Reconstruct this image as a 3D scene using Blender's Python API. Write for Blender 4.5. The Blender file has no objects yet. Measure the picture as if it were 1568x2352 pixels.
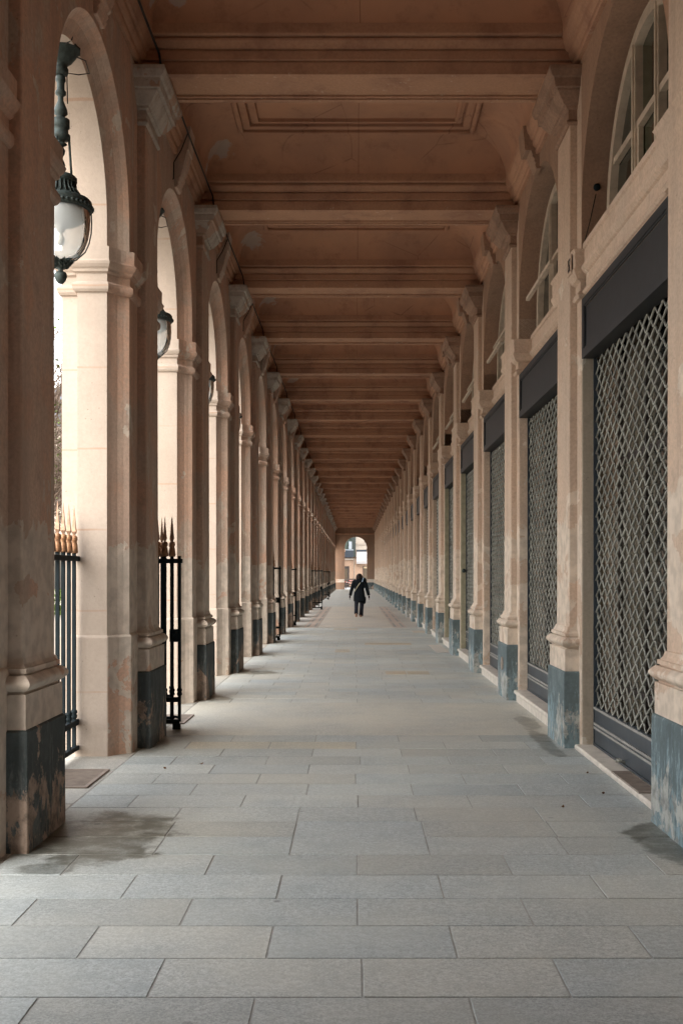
import bpy, math, random
from mathutils import Vector, Matrix
R = math.radians
PI = math.pi
random.seed(11)
sc = bpy.context.scene
col = sc.collection

# ------------------------------------------------------------------ camera, sky, sun, exposure
cam_d = bpy.data.cameras.new("camera")
cam = bpy.data.objects.new("camera", cam_d)
col.objects.link(cam)
cam.location = (0, 0, 1.6)
cam.rotation_euler = (R(90), 0, 0)
cam_d.sensor_fit = 'VERTICAL'
cam_d.sensor_height = 36
cam_d.lens = 37.58
cam_d.shift_x = -30 / 2352
cam_d.shift_y = 142 / 2352
cam_d.clip_start = 0.05
cam_d.clip_end = 3000
sc.camera = cam

SUN_EL, SUN_AZ = R(34), R(198)       # azimuth clockwise from +Y: the sun stands to the left and behind
w = bpy.data.worlds.new("World")
sc.world = w
w.use_nodes = True
nt = w.node_tree
nt.nodes.clear()
out = nt.nodes.new('ShaderNodeOutputWorld')
bg = nt.nodes.new('ShaderNodeBackground')
sky = nt.nodes.new('ShaderNodeTexSky')
sky.sky_type = 'NISHITA'
sky.sun_disc = False
sky.sun_elevation = SUN_EL
sky.sun_rotation = SUN_AZ
sky.air_density = 1.2
sky.dust_density = 2.0
tc = nt.nodes.new('ShaderNodeTexCoord')
mp = nt.nodes.new('ShaderNodeMapping')
mp.inputs['Scale'].default_value = (1, 1, 2.4)
nz = nt.nodes.new('ShaderNodeTexNoise')
nz.inputs['Scale'].default_value = 2.6
nz.inputs['Detail'].default_value = 7
rmp = nt.nodes.new('ShaderNodeMapRange')
rmp.inputs['From Min'].default_value = 0.36
rmp.inputs['From Max'].default_value = 0.60
rmp.inputs['To Min'].default_value = 0.30
rmp.inputs['To Max'].default_value = 0.95
mix = nt.nodes.new('ShaderNodeMix')
mix.data_type = 'RGBA'
mix.inputs['B'].default_value = (9.5, 9.3, 9.0, 1)
nt.links.new(tc.outputs['Generated'], mp.inputs['Vector'])
nt.links.new(mp.outputs['Vector'], nz.inputs['Vector'])
nt.links.new(nz.outputs['Fac'], rmp.inputs['Value'])
nt.links.new(rmp.outputs['Result'], mix.inputs['Factor'])
nt.links.new(sky.outputs['Color'], mix.inputs['A'])
nt.links.new(mix.outputs['Result'], bg.inputs['Color'])
bg.inputs['Strength'].default_value = 0.15
nt.links.new(bg.outputs['Background'], out.inputs['Surface'])

sun_d = bpy.data.lights.new("sun", 'SUN')
sun_d.energy = 0.75
sun_d.angle = R(50)
sun_d.color = (1.0, 0.95, 0.88)
sun = bpy.data.objects.new("sun", sun_d)
col.objects.link(sun)
sd = Vector((math.sin(SUN_AZ) * math.cos(SUN_EL), math.cos(SUN_AZ) * math.cos(SUN_EL), math.sin(SUN_EL)))
sun.rotation_euler = sd.to_track_quat('Z', 'Y').to_euler()
sun.location = (-20, -10, 30)

sc.view_settings.view_transform = 'Standard'
sc.view_settings.look = 'None'
sc.view_settings.exposure = 2.2
sc.view_settings.gamma = 1
sc.render.engine = 'CYCLES'
cy = sc.cycles
cy.max_bounces = 12
cy.diffuse_bounces = 8
cy.glossy_bounces = 4
cy.transparent_max_bounces = 12
cy.sample_clamp_indirect = 8
cy.use_denoising = True
cy.caustics_reflective = False
cy.caustics_refractive = False

# ------------------------------------------------------------------ numbers of the place
B = 3.70            # bay length
Y0 = 6.51           # first pilaster in view
NP = 28             # pilasters a side
XL, XR = -2.01, 2.06
ENDY = Y0 + B * NP
def PY(i): return Y0 + B * i
def BY(i): return Y0 + B * (i + .5)

ORD = ("nearest second third fourth fifth sixth seventh eighth ninth tenth eleventh twelfth thirteenth fourteenth "
       "fifteenth sixteenth seventeenth eighteenth nineteenth twentieth twenty-first twenty-second twenty-third "
       "twenty-fourth twenty-fifth twenty-sixth twenty-seventh twenty-eighth twenty-ninth thirtieth").split()

# ------------------------------------------------------------------ material helpers
class NT:
    def __init__(s, name):
        s.m = bpy.data.materials.new(name)
        s.m.use_nodes = True
        s.t = s.m.node_tree
        s.b = s.t.nodes['Principled BSDF']
        s.out = s.t.nodes['Material Output']
        s._pos = None
    def n(s, typ, **kw):
        nd = s.t.nodes.new(typ)
        for k, v in kw.items(): setattr(nd, k, v)
        return nd
    def put(s, sock, v):
        if isinstance(v, bpy.types.NodeSocket): s.t.links.new(v, sock)
        else: sock.default_value = v
    def pos(s):
        if s._pos is None: s._pos = s.n('ShaderNodeNewGeometry').outputs['Position']
        return s._pos
    def sep(s):
        x = s.n('ShaderNodeSeparateXYZ'); s.put(x.inputs[0], s.pos()); return x.outputs
    def vec(s, scale=(1, 1, 1), loc=(0, 0, 0)):
        m = s.n('ShaderNodeMapping'); s.put(m.inputs['Vector'], s.pos())
        m.inputs['Scale'].default_value = scale; m.inputs['Location'].default_value = loc
        return m.outputs[0]
    def noise(s, scale, detail=4, rough=.55, vec=None, dist=0):
        x = s.n('ShaderNodeTexNoise')
        s.put(x.inputs['Vector'], vec if vec is not None else s.pos())
        x.inputs['Scale'].default_value = scale; x.inputs['Detail'].default_value = detail
        x.inputs['Roughness'].default_value = rough; x.inputs['Distortion'].default_value = dist
        return x.outputs['Fac']
    def math(s, op, a, b=0.0, c=0.0):
        x = s.n('ShaderNodeMath', operation=op)
        s.put(x.inputs[0], a); s.put(x.inputs[1], b); s.put(x.inputs[2], c)
        return x.outputs[0]
    def ramp(s, v, a, b, lo=0.0, hi=1.0):
        x = s.n('ShaderNodeMapRange', interpolation_type='SMOOTHSTEP')
        s.put(x.inputs['Value'], v); s.put(x.inputs['From Min'], a); s.put(x.inputs['From Max'], b)
        s.put(x.inputs['To Min'], lo); s.put(x.inputs['To Max'], hi)
        return x.outputs[0]
    def mix(s, f, a, b, mode='MIX'):
        x = s.n('ShaderNodeMix', data_type='RGBA', blend_type=mode)
        s.put(x.inputs['Factor'], f)
        for k, v in (('A', a), ('B', b)):
            if isinstance(v, tuple) and len(v) == 3: v = v + (1,)
            s.put(x.inputs[k], v)
        return x.outputs['Result']
    def bump(s, h, strength=.3, dist=.01):
        x = s.n('ShaderNodeBump'); s.put(x.inputs['Height'], h)
        x.inputs['Strength'].default_value = strength; x.inputs['Distance'].default_value = dist
        s.put(s.b.inputs['Normal'], x.outputs[0])
    def fin(s, color=None, rough=.8, spec=.3, metal=0.0):
        if color is not None:
            if isinstance(color, tuple) and len(color) == 3: color = color + (1,)
            s.put(s.b.inputs['Base Color'], color)
        s.put(s.b.inputs['Roughness'], rough)
        s.b.inputs['Specular IOR Level'].default_value = spec
        s.b.inputs['Metallic'].default_value = metal
        return s.m

def mul(c, k): return tuple(x * k for x in c)

def plaster(name, c, c2, bare=None, bare_top=1.9, joints=False, chips=None, grime=True, streak=.5, mott=1.0, wear=None, salmon=None):
    t = NT(name)
    big = t.noise(.9, 5, .6)
    c_ = t.mix(t.ramp(big, .35, .68), c, c2)
    if salmon:
        c_ = t.mix(t.math('MULTIPLY', t.ramp(t.noise(1.25, 7, .6, t.vec((1, 1, .7), (7, 3, 1))), .48, .56), .75), c_, salmon)
        c_ = t.mix(t.math('MULTIPLY', t.ramp(t.noise(1.7, 8, .65, t.vec((1, 1, .6), (2, 9, 4))), .585, .60), .8), c_, (.56, .49, .42))
    st = t.noise(5.0, 4, .6, t.vec((1, 1, .09)))
    c_ = t.mix(t.math('MULTIPLY', t.ramp(st, .42, .72), streak), c_, mul(c, .55))
    fine = t.noise(38, 5, .65)
    c_ = t.mix(t.math('MULTIPLY', t.ramp(fine, .35, .7), .5 * mott), c_, mul(c2, .66))
    gr = t.noise(6.5, 7, .7)
    c_ = t.mix(t.math('MULTIPLY', t.ramp(gr, .5, .72), .45 * mott), c_, mul(c2, .62))
    z = t.sep()['Z']
    pk = None
    if joints:
        fr = t.math('FRACT', t.math('DIVIDE', t.math('ADD', z, .02), .712))
        wob = t.math('MULTIPLY', t.math('SUBTRACT', t.noise(7, 2), .5), .012)
        d = t.math('ABSOLUTE', t.math('SUBTRACT', t.math('ADD', fr, wob), .82))
        j = t.ramp(d, .006, .016, 1, 0)
        c_ = t.mix(t.math('MULTIPLY', j, t.ramp(t.noise(1.3, 3), .35, .6, .15, .7)), c_, (.36, .23, .16))
    if bare:
        n2 = t.noise(1.7, 7, .62, dist=.4)
        lim = t.math('MULTIPLY', t.math('SUBTRACT', bare_top, z), .9)
        lim = t.math('MAXIMUM', t.math('MINIMUM', lim, .13), -.09)
        v = t.math('ADD', n2, lim)
        pk = t.ramp(v, .545, .555)
        bc = t.mix(t.ramp(t.noise(9, 5), .35, .7), bare, mul(bare, .7))
        c_ = t.mix(t.math('MULTIPLY', pk, .85), c_, bc)
    if chips:
        zz = t.ramp(z, 0.15, .70, .085, -.05)
        scr = t.noise(19, 8, .78, t.vec((1, 1, .28)))
        c_ = t.mix(t.math('MULTIPLY', t.ramp(t.math('ADD', scr, zz), .50, .62), .75), c_, wear or mul(c, 2.2))
        c_ = t.mix(t.math('MULTIPLY', t.ramp(t.noise(2.4, 7, .7), .42, .62), .5), c_, mul(c, .6))
        n3 = t.noise(2.6, 10, .70, t.vec((1, 1, .62)), .5)
        ck = t.ramp(t.math('ADD', n3, zz), .58, .595)
        n4 = t.noise(13, 8, .78, t.vec((1, 1, .22)))
        ck = t.math('MAXIMUM', ck, t.math('MULTIPLY', t.ramp(t.math('ADD', n4, zz), .62, .66), .6))
        cc = t.mix(t.ramp(t.noise(8, 6, .7), .4, .65), chips, mul(chips, .45))
        c_ = t.mix(t.math('MULTIPLY', ck, .85), c_, cc)
        pk = ck
    pits = t.n('ShaderNodeTexVoronoi'); t.put(pits.inputs['Vector'], t.pos()); pits.inputs['Scale'].default_value = 17
    pm = t.math('MULTIPLY', t.ramp(pits.outputs['Distance'], .05, .13, 1, 0), t.ramp(t.noise(2.2, 2), .5, .62))
    c_ = t.mix(t.math('MULTIPLY', pm, .6), c_, mul(c, .35))
    h = t.math('ADD', t.math('MULTIPLY', fine, .6), t.math('MULTIPLY', t.noise(7, 6, .6), .8))
    h = t.math('SUBTRACT', h, t.math('MULTIPLY', pm, .5))
    if pk is not None: h = t.math('SUBTRACT', h, t.math('MULTIPLY', pk, .35))
    t.bump(h, .35, .012)
    return t.fin(c_, .85, .25)

def plain(name, c, rough=.5, spec=.4, metal=0.0, var=.25, scale=9):
    t = NT(name)
    n = t.noise(scale, 5, .6)
    c_ = t.mix(t.ramp(n, .3, .7), c, mul(c, 1 - var))
    t.bump(t.noise(60, 3), .12, .004)
    return t.fin(c_, rough, spec, metal)

M = {}
M['pier_paint'] = plaster('pier_paint', (.56, .405, .325), (.48, .38, .31), bare=(.61, .545, .475), bare_top=1.86, salmon=(.60, .37, .265))
M['limestone'] = plaster('limestone', (.445, .375, .32), (.39, .325, .272), joints=True, streak=.15, mott=.35)
M['plinth'] = plaster('plinth_paint', (.058, .072, .077), (.095, .115, .12), chips=(.42, .32, .26), streak=.3, wear=(.17, .19, .19))
M['plinth_right'] = plaster('plinth_paint_blue', (.12, .155, .165), (.16, .205, .215), chips=(.42, .42, .39), streak=.4, wear=(.27, .38, .42))
M['wall_paint'] = plaster('wall_paint', (.61, .455, .345), (.545, .425, .335), bare=(.68, .58, .48), bare_top=2.15, streak=.35)
M['ceiling_paint'] = plaster('ceiling_paint', (.44, .215, .122), (.35, .175, .105), streak=.2)
def worn_edge():
    t = NT('beam_paint')
    c_ = t.mix(t.ramp(t.noise(1.1, 5), .35, .68), (.47, .275, .175), (.39, .225, .15))
    fl = t.noise(11, 8, .72)
    z = t.sep()['Z']
    k = t.math('MULTIPLY', t.ramp(fl, .615, .635), t.ramp(z, 6.24, 6.30, .9, .08))
    st = t.noise(2.2, 6, .65)
    c_ = t.mix(t.math('MULTIPLY', t.ramp(st, .5, .68), .5), c_, (.22, .11, .075))
    c_ = t.mix(t.math('MULTIPLY', k, .8), c_, (.62, .52, .42))
    c_ = t.mix(t.math('MULTIPLY', t.ramp(t.noise(38, 5), .3, .75), .3), c_, (.22, .11, .07))
    t.bump(t.math('SUBTRACT', t.noise(9, 6), t.math('MULTIPLY', k, .3)), .3, .01)
    return t.fin(c_, .85, .25)
M['beam_paint'] = worn_edge()
def ceiling_mat():
    t = NT('ceiling_plaster')
    c_ = t.mix(t.ramp(t.noise(.9, 6, .6), .38, .66), (.45, .245, .152), (.36, .20, .132))
    c_ = t.mix(t.math('MULTIPLY', t.ramp(t.noise(3.5, 8, .7), .5, .7), .5), c_, (.24, .12, .08))
    sp = t.ramp(t.noise(24, 6, .75), .67, .70)
    c_ = t.mix(t.math('MULTIPLY', sp, .5), c_, (.55, .45, .36))
    s = t.sep()
    wob = t.math('MULTIPLY', t.math('SUBTRACT', t.noise(2.5, 5), .5), .02)
    seam = t.ramp(t.math('ABSOLUTE', t.math('ADD', t.math('SUBTRACT', s['X'], .05), wob)), .002, .007, 1, 0)
    c_ = t.mix(t.math('MULTIPLY', seam, .6), c_, (.13, .065, .045))
    # grey patches of bare plaster low on the left cove of every bay
    fy = t.math('MULTIPLY', t.math('SUBTRACT', t.math('FRACT', t.math('DIVIDE', t.math('SUBTRACT', s['Y'], Y0), B)), .84), B)
    fx_ = t.math('ADD', s['X'], 1.68)
    d = t.math('SQRT', t.math('ADD', t.math('MULTIPLY', fy, fy), t.math('MULTIPLY', fx_, fx_)))
    d = t.math('ADD', d, t.math('MULTIPLY', t.math('SUBTRACT', t.noise(2.3, 7, .65), .5), .8))
    c_ = t.mix(t.ramp(d, .13, .17, .75, 0), c_, (.42, .37, .32))
    cr = t.n('ShaderNodeTexVoronoi', feature='DISTANCE_TO_EDGE'); t.put(cr.inputs['Vector'], t.vec((1, .35, 1))); cr.inputs['Scale'].default_value = .9
    ck = t.math('MULTIPLY', t.ramp(t.math('ADD', cr.outputs['Distance'], wob), .0, .008, 1, 0), t.ramp(t.noise(.9, 2), .5, .56))
    c_ = t.mix(t.math('MULTIPLY', ck, .5), c_, (.15, .08, .055))
    t.bump(t.noise(8, 7, .6), .3, .01)
    return t.fin(c_, .88, .2)
M['ceiling_paint'] = ceiling_mat()
def capital_mat():
    t = NT('capital_peeling')
    a = t.mix(t.ramp(t.noise(3, 5), .35, .65), (.44, .31, .235), (.34, .245, .19))
    b = t.mix(t.ramp(t.noise(7, 7, .7), .4, .65), (.49, .45, .40), (.37, .32, .275))
    pit = t.ramp(t.noise(30, 5, .75), .62, .66)
    b = t.mix(t.math('MULTIPLY', pit, .7), b, (.22, .15, .11))
    k = t.ramp(t.noise(1.5, 7, .6), .44, .455)
    c_ = t.mix(k, a, b)
    t.bump(t.math('ADD', t.math('MULTIPLY', k, -.4), t.noise(12, 6, .7)), .4, .012)
    return t.fin(c_, .85, .25)
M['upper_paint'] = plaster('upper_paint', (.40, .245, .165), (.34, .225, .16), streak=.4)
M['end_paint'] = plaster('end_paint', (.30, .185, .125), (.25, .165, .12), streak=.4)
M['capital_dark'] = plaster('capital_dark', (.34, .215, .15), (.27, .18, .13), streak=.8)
M['capital_stone'] = capital_mat()
M['sign_paint'] = plain('sign_paint', (.020, .022, .025), .5, .3)
M['jamb_paint'] = plaster('jamb_paint', (.36, .31, .25), (.40, .335, .26), bare=(.5, .45, .38), bare_top=.4, streak=.4)
M['jamb_olive'] = plain('jamb_olive', (.36, .33, .23), .5, .4)
M['shutter_steel'] = plain('shutter_steel', (.33, .33, .29), .5, .4, .1, .45, 4)
M['shutter_rail'] = plain('shutter_rail', (.035, .047, .06), .4, .45)
M['rail_edge'] = plain('rail_edge', (.30, .29, .27), .5, .4)
M['marble'] = plain('marble', (.66, .60, .53), .45, .4)
M['wood_frame'] = plain('wood_frame', (.55, .46, .36), .6, .35)
M['iron'] = plain('iron', (.009, .016, .020), .7, .15, .0, .4)
M['bronze'] = plain('bronze', (.055, .075, .072), .6, .35, .2, .5, 30)
M['gilding'] = plain('gilding', (.42, .22, .115), .55, .5, .35, .5, 40)
M['spear_metal'] = plain('spear_metal', (.40, .25, .17), .5, .5, .4, .4, 30)
M['frosted'] = plain('frosted_white', (.75, .74, .70), .5, .4, 0, .05)
M['cable'] = plain('cable_rubber', (.03, .028, .026), .6, .3)
M['cable_pale'] = plain('cable_conduit', (.30, .27, .25), .5, .3)
M['grate'] = plain('rusty_grate', (.33, .275, .235), .85, .3, .2)
M['coat'] = plain('coat_wool', (.013, .017, .022), .95, .1)
M['trousers'] = plain('trousers_cloth', (.030, .033, .046), .9, .1)
M['hair'] = plain('hair', (.022, .014, .011), .6, .3)
M['skin'] = plain('skin', (.52, .33, .25), .55, .4, 0, .08)
M['shoe'] = plain('shoe_leather', (.42, .26, .18), .6, .3)
M['sole'] = plain('shoe_sole', (.60, .40, .30), .7, .3)
M['strap'] = plain('strap', (.65, .60, .42), .6, .3)
M['ribbon'] = plain('ribbon', (.50, .66, .85), .6, .3)
M['glove'] = plain('glove', (.02, .014, .015), .8, .2)

def glass_mat():
    t = NT('clear_glass')
    tr = t.n('ShaderNodeBsdfTransparent'); tr.inputs[0].default_value = (.93, .96, .97, 1)
    gl = t.n('ShaderNodeBsdfGlossy'); gl.inputs['Roughness'].default_value = .03
    df = t.n('ShaderNodeBsdfDiffuse'); df.inputs[0].default_value = (.75, .82, .88, 1)
    fr = t.n('ShaderNodeFresnel'); fr.inputs[0].default_value = 1.22
    m0 = t.n('ShaderNodeMixShader'); m0.inputs[0].default_value = .30
    t.t.links.new(tr.outputs[0], m0.inputs[1]); t.t.links.new(df.outputs[0], m0.inputs[2])
    m1 = t.n('ShaderNodeMixShader')
    t.t.links.new(fr.outputs[0], m1.inputs[0]); t.t.links.new(m0.outputs[0], m1.inputs[1]); t.t.links.new(gl.outputs[0], m1.inputs[2])
    t.t.links.new(m1.outputs[0], t.out.inputs[0])
    return t.m
M['glass'] = glass_mat()

def window_mat(name, dark, pale, sy):
    t = NT(name)
    n = t.noise(1.0, 2, .5, t.vec((1, sy, .12)))
    k = t.math('MULTIPLY', t.ramp(n, .48, .53), .9)
    c_ = t.mix(k, dark, t.mix(t.noise(6, 3), pale, mul(pale, .55)))
    return t.fin(c_, .06, .55)
M['shop_glass'] = window_mat('shop_glass', (.008, .009, .010), (.19, .17, .13), 1.6)
M['lunette_glass'] = window_mat('lunette_glass', (.012, .016, .012), (.05, .055, .03), 2.0)

STAINS = [(-1.52, 6.50, .47, .72, 1), (-1.66, 5.8, .2, .14, .7), (1.86, 6.35, .24, .55, 1), (1.80, 10.25, .10, 1.0, .9),
          (1.86, 11.5, .12, .6, .7), (-1.78, 13.75, .24, .3, .9), (-1.62, 17.35, .35, .35, .8), (-1.75, 10.75, .2, .3, .6),
          (-1.7, 21.1, .2, .3, .6), (-1.75, 25, .15, .3, .6), (-1.85, 9.95, .12, .5, .5), (-1.84, 6.5, .16, .6, .9)]
def floor_mat():
    t = NT('granite_paving')
    at = t.n('ShaderNodeAttribute'); at.attribute_name = 'tone'
    base = at.outputs['Color']
    sp = t.noise(34, 6, .78)
    c_ = t.mix(t.math('MULTIPLY', t.ramp(sp, .42, .58), .75), base, t.mix(1, base, (.60, .61, .60), 'MULTIPLY'))
    med = t.noise(5, 7, .7)
    c_ = t.mix(t.math('MULTIPLY', t.ramp(med, .42, .66), .6), c_, t.mix(1, base, (.66, .68, .68), 'MULTIPLY'))
    sp2 = t.noise(95, 3, .7)
    c_ = t.mix(t.math('MULTIPLY', t.ramp(sp2, .56, .62), .6), c_, t.mix(1, base, (.42, .43, .43), 'MULTIPLY'))
    c_ = t.mix(t.math('MULTIPLY', t.ramp(sp2, .44, .38), .45), c_, t.mix(1, base, (1.4, 1.38, 1.32), 'MULTIPLY'))
    big = t.noise(.8, 5, .6)
    c_ = t.mix(t.math('MULTIPLY', t.ramp(big, .35, .65), .4), c_, t.mix(1, base, (1.16, 1.08, .96), 'MULTIPLY'))
    vo = t.n('ShaderNodeTexVoronoi'); t.put(vo.inputs['Vector'], t.pos()); vo.inputs['Scale'].default_value = 3.3
    dot = t.math('MULTIPLY', t.ramp(vo.outputs['Distance'], .05, .09, 1, 0), t.ramp(t.noise(1.3, 2), .5, .6))
    c_ = t.mix(t.math('MULTIPLY', dot, .55), c_, (.10, .10, .095))
    s = t.sep()
    wx = t.math('MULTIPLY', t.math('SUBTRACT', t.noise(2.6, 9, .68), .5), 2.2)
    tot = None
    for (x, y, rx, ry, k) in STAINS:
        a = t.math('DIVIDE', t.math('SUBTRACT', s['X'], x), rx)
        b = t.math('DIVIDE', t.math('SUBTRACT', s['Y'], y), ry)
        d = t.math('ADD', t.math('SQRT', t.math('ADD', t.math('MULTIPLY', a, a), t.math('MULTIPLY', b, b))), wx)
        v = t.ramp(d, .72, 1.02, k, 0)
        tot = v if tot is None else t.math('MAXIMUM', tot, v)
    wet = t.mix(1, c_, (.27, .265, .23), 'MULTIPLY')
    tot = t.math('MULTIPLY', tot, t.ramp(t.noise(7, 7, .7), .34, .56, .45, 1))
    c_ = t.mix(t.math('MULTIPLY', tot, .95), c_, wet)
    t.bump(t.math('ADD', t.math('MULTIPLY', sp, .5), med), .22, .006)
    return t.fin(c_, t.ramp(tot, 0, 1, .55, .36), .5)
M['floor'] = floor_mat()
def tone_mat(name, rough=.6):
    t = NT(name)
    at = t.n('ShaderNodeAttribute'); at.attribute_name = 'tone'
    c_ = t.mix(t.math('MULTIPLY', t.ramp(t.noise(30, 4, .7), .35, .7), .3), at.outputs['Color'], t.mix(1, at.outputs['Color'], (.7, .7, .7), 'MULTIPLY'))
    return t.fin(c_, rough, .3)
M['toned'] = tone_mat('toned')
def gravel():
    t = NT('gravel')
    c_ = t.mix(t.noise(.5, 5), (.40, .355, .30), (.32, .285, .24))
    c_ = t.mix(t.math('MULTIPLY', t.noise(60, 3, .8), .4), c_, (.3, .26, .22))
    t.bump(t.noise(70, 3), .4, .01)
    return t.fin(c_, .95, .1)
M['gravel'] = gravel()
M['joint'] = plain('paving_joint', (.42, .42, .395), .9, .1)
M['bark'] = plain('bark', (.16, .12, .095), .9, .1)
M['leaf'] = plain('young_leaf', (.09, .13, .025), .7, .2)
M['facade'] = plain('facade_stone', (.40, .35, .30), .85, .2)
M['facade_peach'] = plain('facade_peach', (.42, .285, .205), .85, .2)
M['dark_glass'] = plain('dark_glass', (.02, .022, .025), .12, .5)
M['dark_frame'] = plain('dark_frame', (.03, .022, .02), .5, .4)
M['slate'] = plain('slate_roof', (.10, .12, .15), .6, .3)
M['zinc'] = plain('zinc', (.30, .34, .38), .5, .4)
M['pot'] = plain('chimney_pot', (.45, .20, .12), .8, .2)
M['white_cloth'] = plain('awning_cloth', (.34, .325, .325), .8, .2, 0, .1)
M['blue_dark'] = plain('blue_dark_panel', (.03, .04, .055), .5, .3)
M['green_grey'] = plain('green_grey_render', (.10, .13, .11), .7, .2)
M['board'] = plain('weathered_board', (.12, .10, .09), .8, .2)
M['tape_red'] = plain('tape_red', (.65, .06, .05), .5, .3)
M['tape_white'] = plain('tape_white', (.8, .8, .78), .5, .3)
M['dry_leaf'] = plain('dry_leaf', (.19, .10, .045), .8, .2)
M['bulb'] = plain('bulb_glass', (.75, .72, .65), .15, .5, 0, .05)

# ------------------------------------------------------------------ mesh helpers
class MB:
    def __init__(s): s.v = []; s.f = []; s.mi = []; s.sm = []; s.tone = []
    def face(s, pts, mi=0, smooth=False, tone=None):
        b = len(s.v); s.v += [tuple(p) for p in pts]
        s.f.append(tuple(range(b, b + len(pts)))); s.mi.append(mi); s.sm.append(smooth); s.tone.append(tone)
    def grid(s, rows, closed=False, mi=0, smooth=True, cap=False, flip=False):
        b = len(s.v); n = len(rows[0])
        for r in rows: s.v += [tuple(p) for p in r]
        m = n if closed else n - 1
        for i in range(len(rows) - 1):
            for j in range(m):
                k = (j + 1) % n
                q = (b + i * n + j, b + i * n + k, b + (i + 1) * n + k, b + (i + 1) * n + j)
                s.f.append(q[::-1] if flip else q); s.mi.append(mi if not callable(mi) else mi(i, j)); s.sm.append(smooth); s.tone.append(None)
        if cap:
            for q in (tuple(b + j for j in range(n))[::-1], tuple(b + (len(rows) - 1) * n + j for j in range(n))):
                s.f.append(q[::-1] if flip else q); s.mi.append(mi if not callable(mi) else 0); s.sm.append(False); s.tone.append(None)
    def box(s, x0, x1, y0, y1, z0, z1, mi=0, tone=None):
        if x0 > x1: x0, x1 = x1, x0
        if y0 > y1: y0, y1 = y1, y0
        p = [(x, y, z) for z in (z0, z1) for (x, y) in ((x0, y0), (x1, y0), (x1, y1), (x0, y1))]
        b = len(s.v); s.v += p
        for q in ((3, 2, 1, 0), (4, 5, 6, 7), (0, 1, 5, 4), (1, 2, 6, 5), (2, 3, 7, 6), (3, 0, 4, 7)):
            s.f.append(tuple(b + i for i in q)); s.mi.append(mi); s.sm.append(False); s.tone.append(tone)
    def prism(s, poly, a0, a1, axis, mi=0, smooth=False):
        # poly in the two other axes (x: y,z  y: x,z  z: x,y)
        def P(u, v, a):
            return {'x': (a, u, v), 'y': (u, a, v), 'z': (u, v, a)}[axis]
        area = sum(poly[i][0] * poly[(i + 1) % len(poly)][1] - poly[(i + 1) % len(poly)][0] * poly[i][1] for i in range(len(poly)))
        pl = poly if area > 0 else poly[::-1]
        fl = (axis == 'y')
        s.grid([[P(u, v, a0) for u, v in pl], [P(u, v, a1) for u, v in pl]], True, mi, smooth, True, fl)
    def tube(s, pts, r, n=6, cap=True, mi=0):
        pts = [Vector(p) for p in pts]
        if not isinstance(r, (list, tuple)): r = [r] * len(pts)
        rows = []; up = None
        for i, p in enumerate(pts):
            d = (pts[min(i + 1, len(pts) - 1)] - pts[max(i - 1, 0)])
            if d.length < 1e-9: d = Vector((0, 0, 1))
            d.normalize()
            if up is None:
                up = Vector((0, 0, 1)) if abs(d.z) < .9 else Vector((1, 0, 0))
            a = d.cross(up); 
            if a.length < 1e-6: a = d.cross(Vector((0, 1, 0)))
            a.normalize(); up = a.cross(d).normalized()
            rows.append([tuple(p + r[i] * (math.cos(2 * PI * k / n) * a + math.sin(2 * PI * k / n) * up)) for k in range(n)])
        s.grid(rows, True, mi, True, cap)
    def lathe(s, prof, c=(0, 0, 0), n=24, mi=0, smooth=True, lobes=0, amp=0):
        rows = []
        for r, z in prof:
            rows.append([(c[0] + r * (1 + amp * math.cos(lobes * 2 * PI * k / n)) * math.cos(2 * PI * k / n),
                          c[1] + r * (1 + amp * math.cos(lobes * 2 * PI * k / n)) * math.sin(2 * PI * k / n), c[2] + z) for k in range(n)])
        s.grid(rows, True, mi, smooth, True)
    def mesh(s, name, mats):
        me = bpy.data.meshes.new(name)
        me.from_pydata(s.v, [], s.f)
        for m in (mats if isinstance(mats, (list, tuple)) else [mats]): me.materials.append(m)
        me.polygons.foreach_set('material_index', s.mi)
        me.polygons.foreach_set('use_smooth', s.sm)
        if any(t is not None for t in s.tone):
            ca = me.color_attributes.new('tone', 'FLOAT_COLOR', 'CORNER')
            arr = []
            for f, t in zip(s.f, s.tone):
                t = t or (.4, .4, .4)
                arr += [t[0], t[1], t[2], 1] * len(f)
            ca.data.foreach_set('color', arr)
        me.update()
        return me

def bevel(ob, w=.008, seg=2):
    m = ob.modifiers.new('bevel', 'BEVEL'); m.width = w; m.segments = seg; m.limit_method = 'ANGLE'; m.angle_limit = R(40)
    return ob
def ob(name, me, parent=None, loc=(0, 0, 0), rz=0.0, bev=0):
    o = bpy.data.objects.new(name, me); col.objects.link(o)
    o.location = loc; o.rotation_euler = (0, 0, rz)
    if parent is not None: o.parent = parent
    if bev: bevel(o, bev)
    return o
def tag(o, label, cat, group=None):
    o['label'] = label; o['category'] = cat
    if group: o['group'] = group
    return o
def thing(name, label, cat, loc=(0, 0, 0), rz=0.0, group=None):
    o = bpy.data.objects.new(name, None); col.objects.link(o)
    o.location = loc; o.rotation_euler = (0, 0, rz); o.empty_display_size = .2
    return tag(o, label, cat, group)
def struct(name, me, loc=(0, 0, 0)):
    o = ob(name, me, None, loc); o['kind'] = 'structure'; return o

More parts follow.
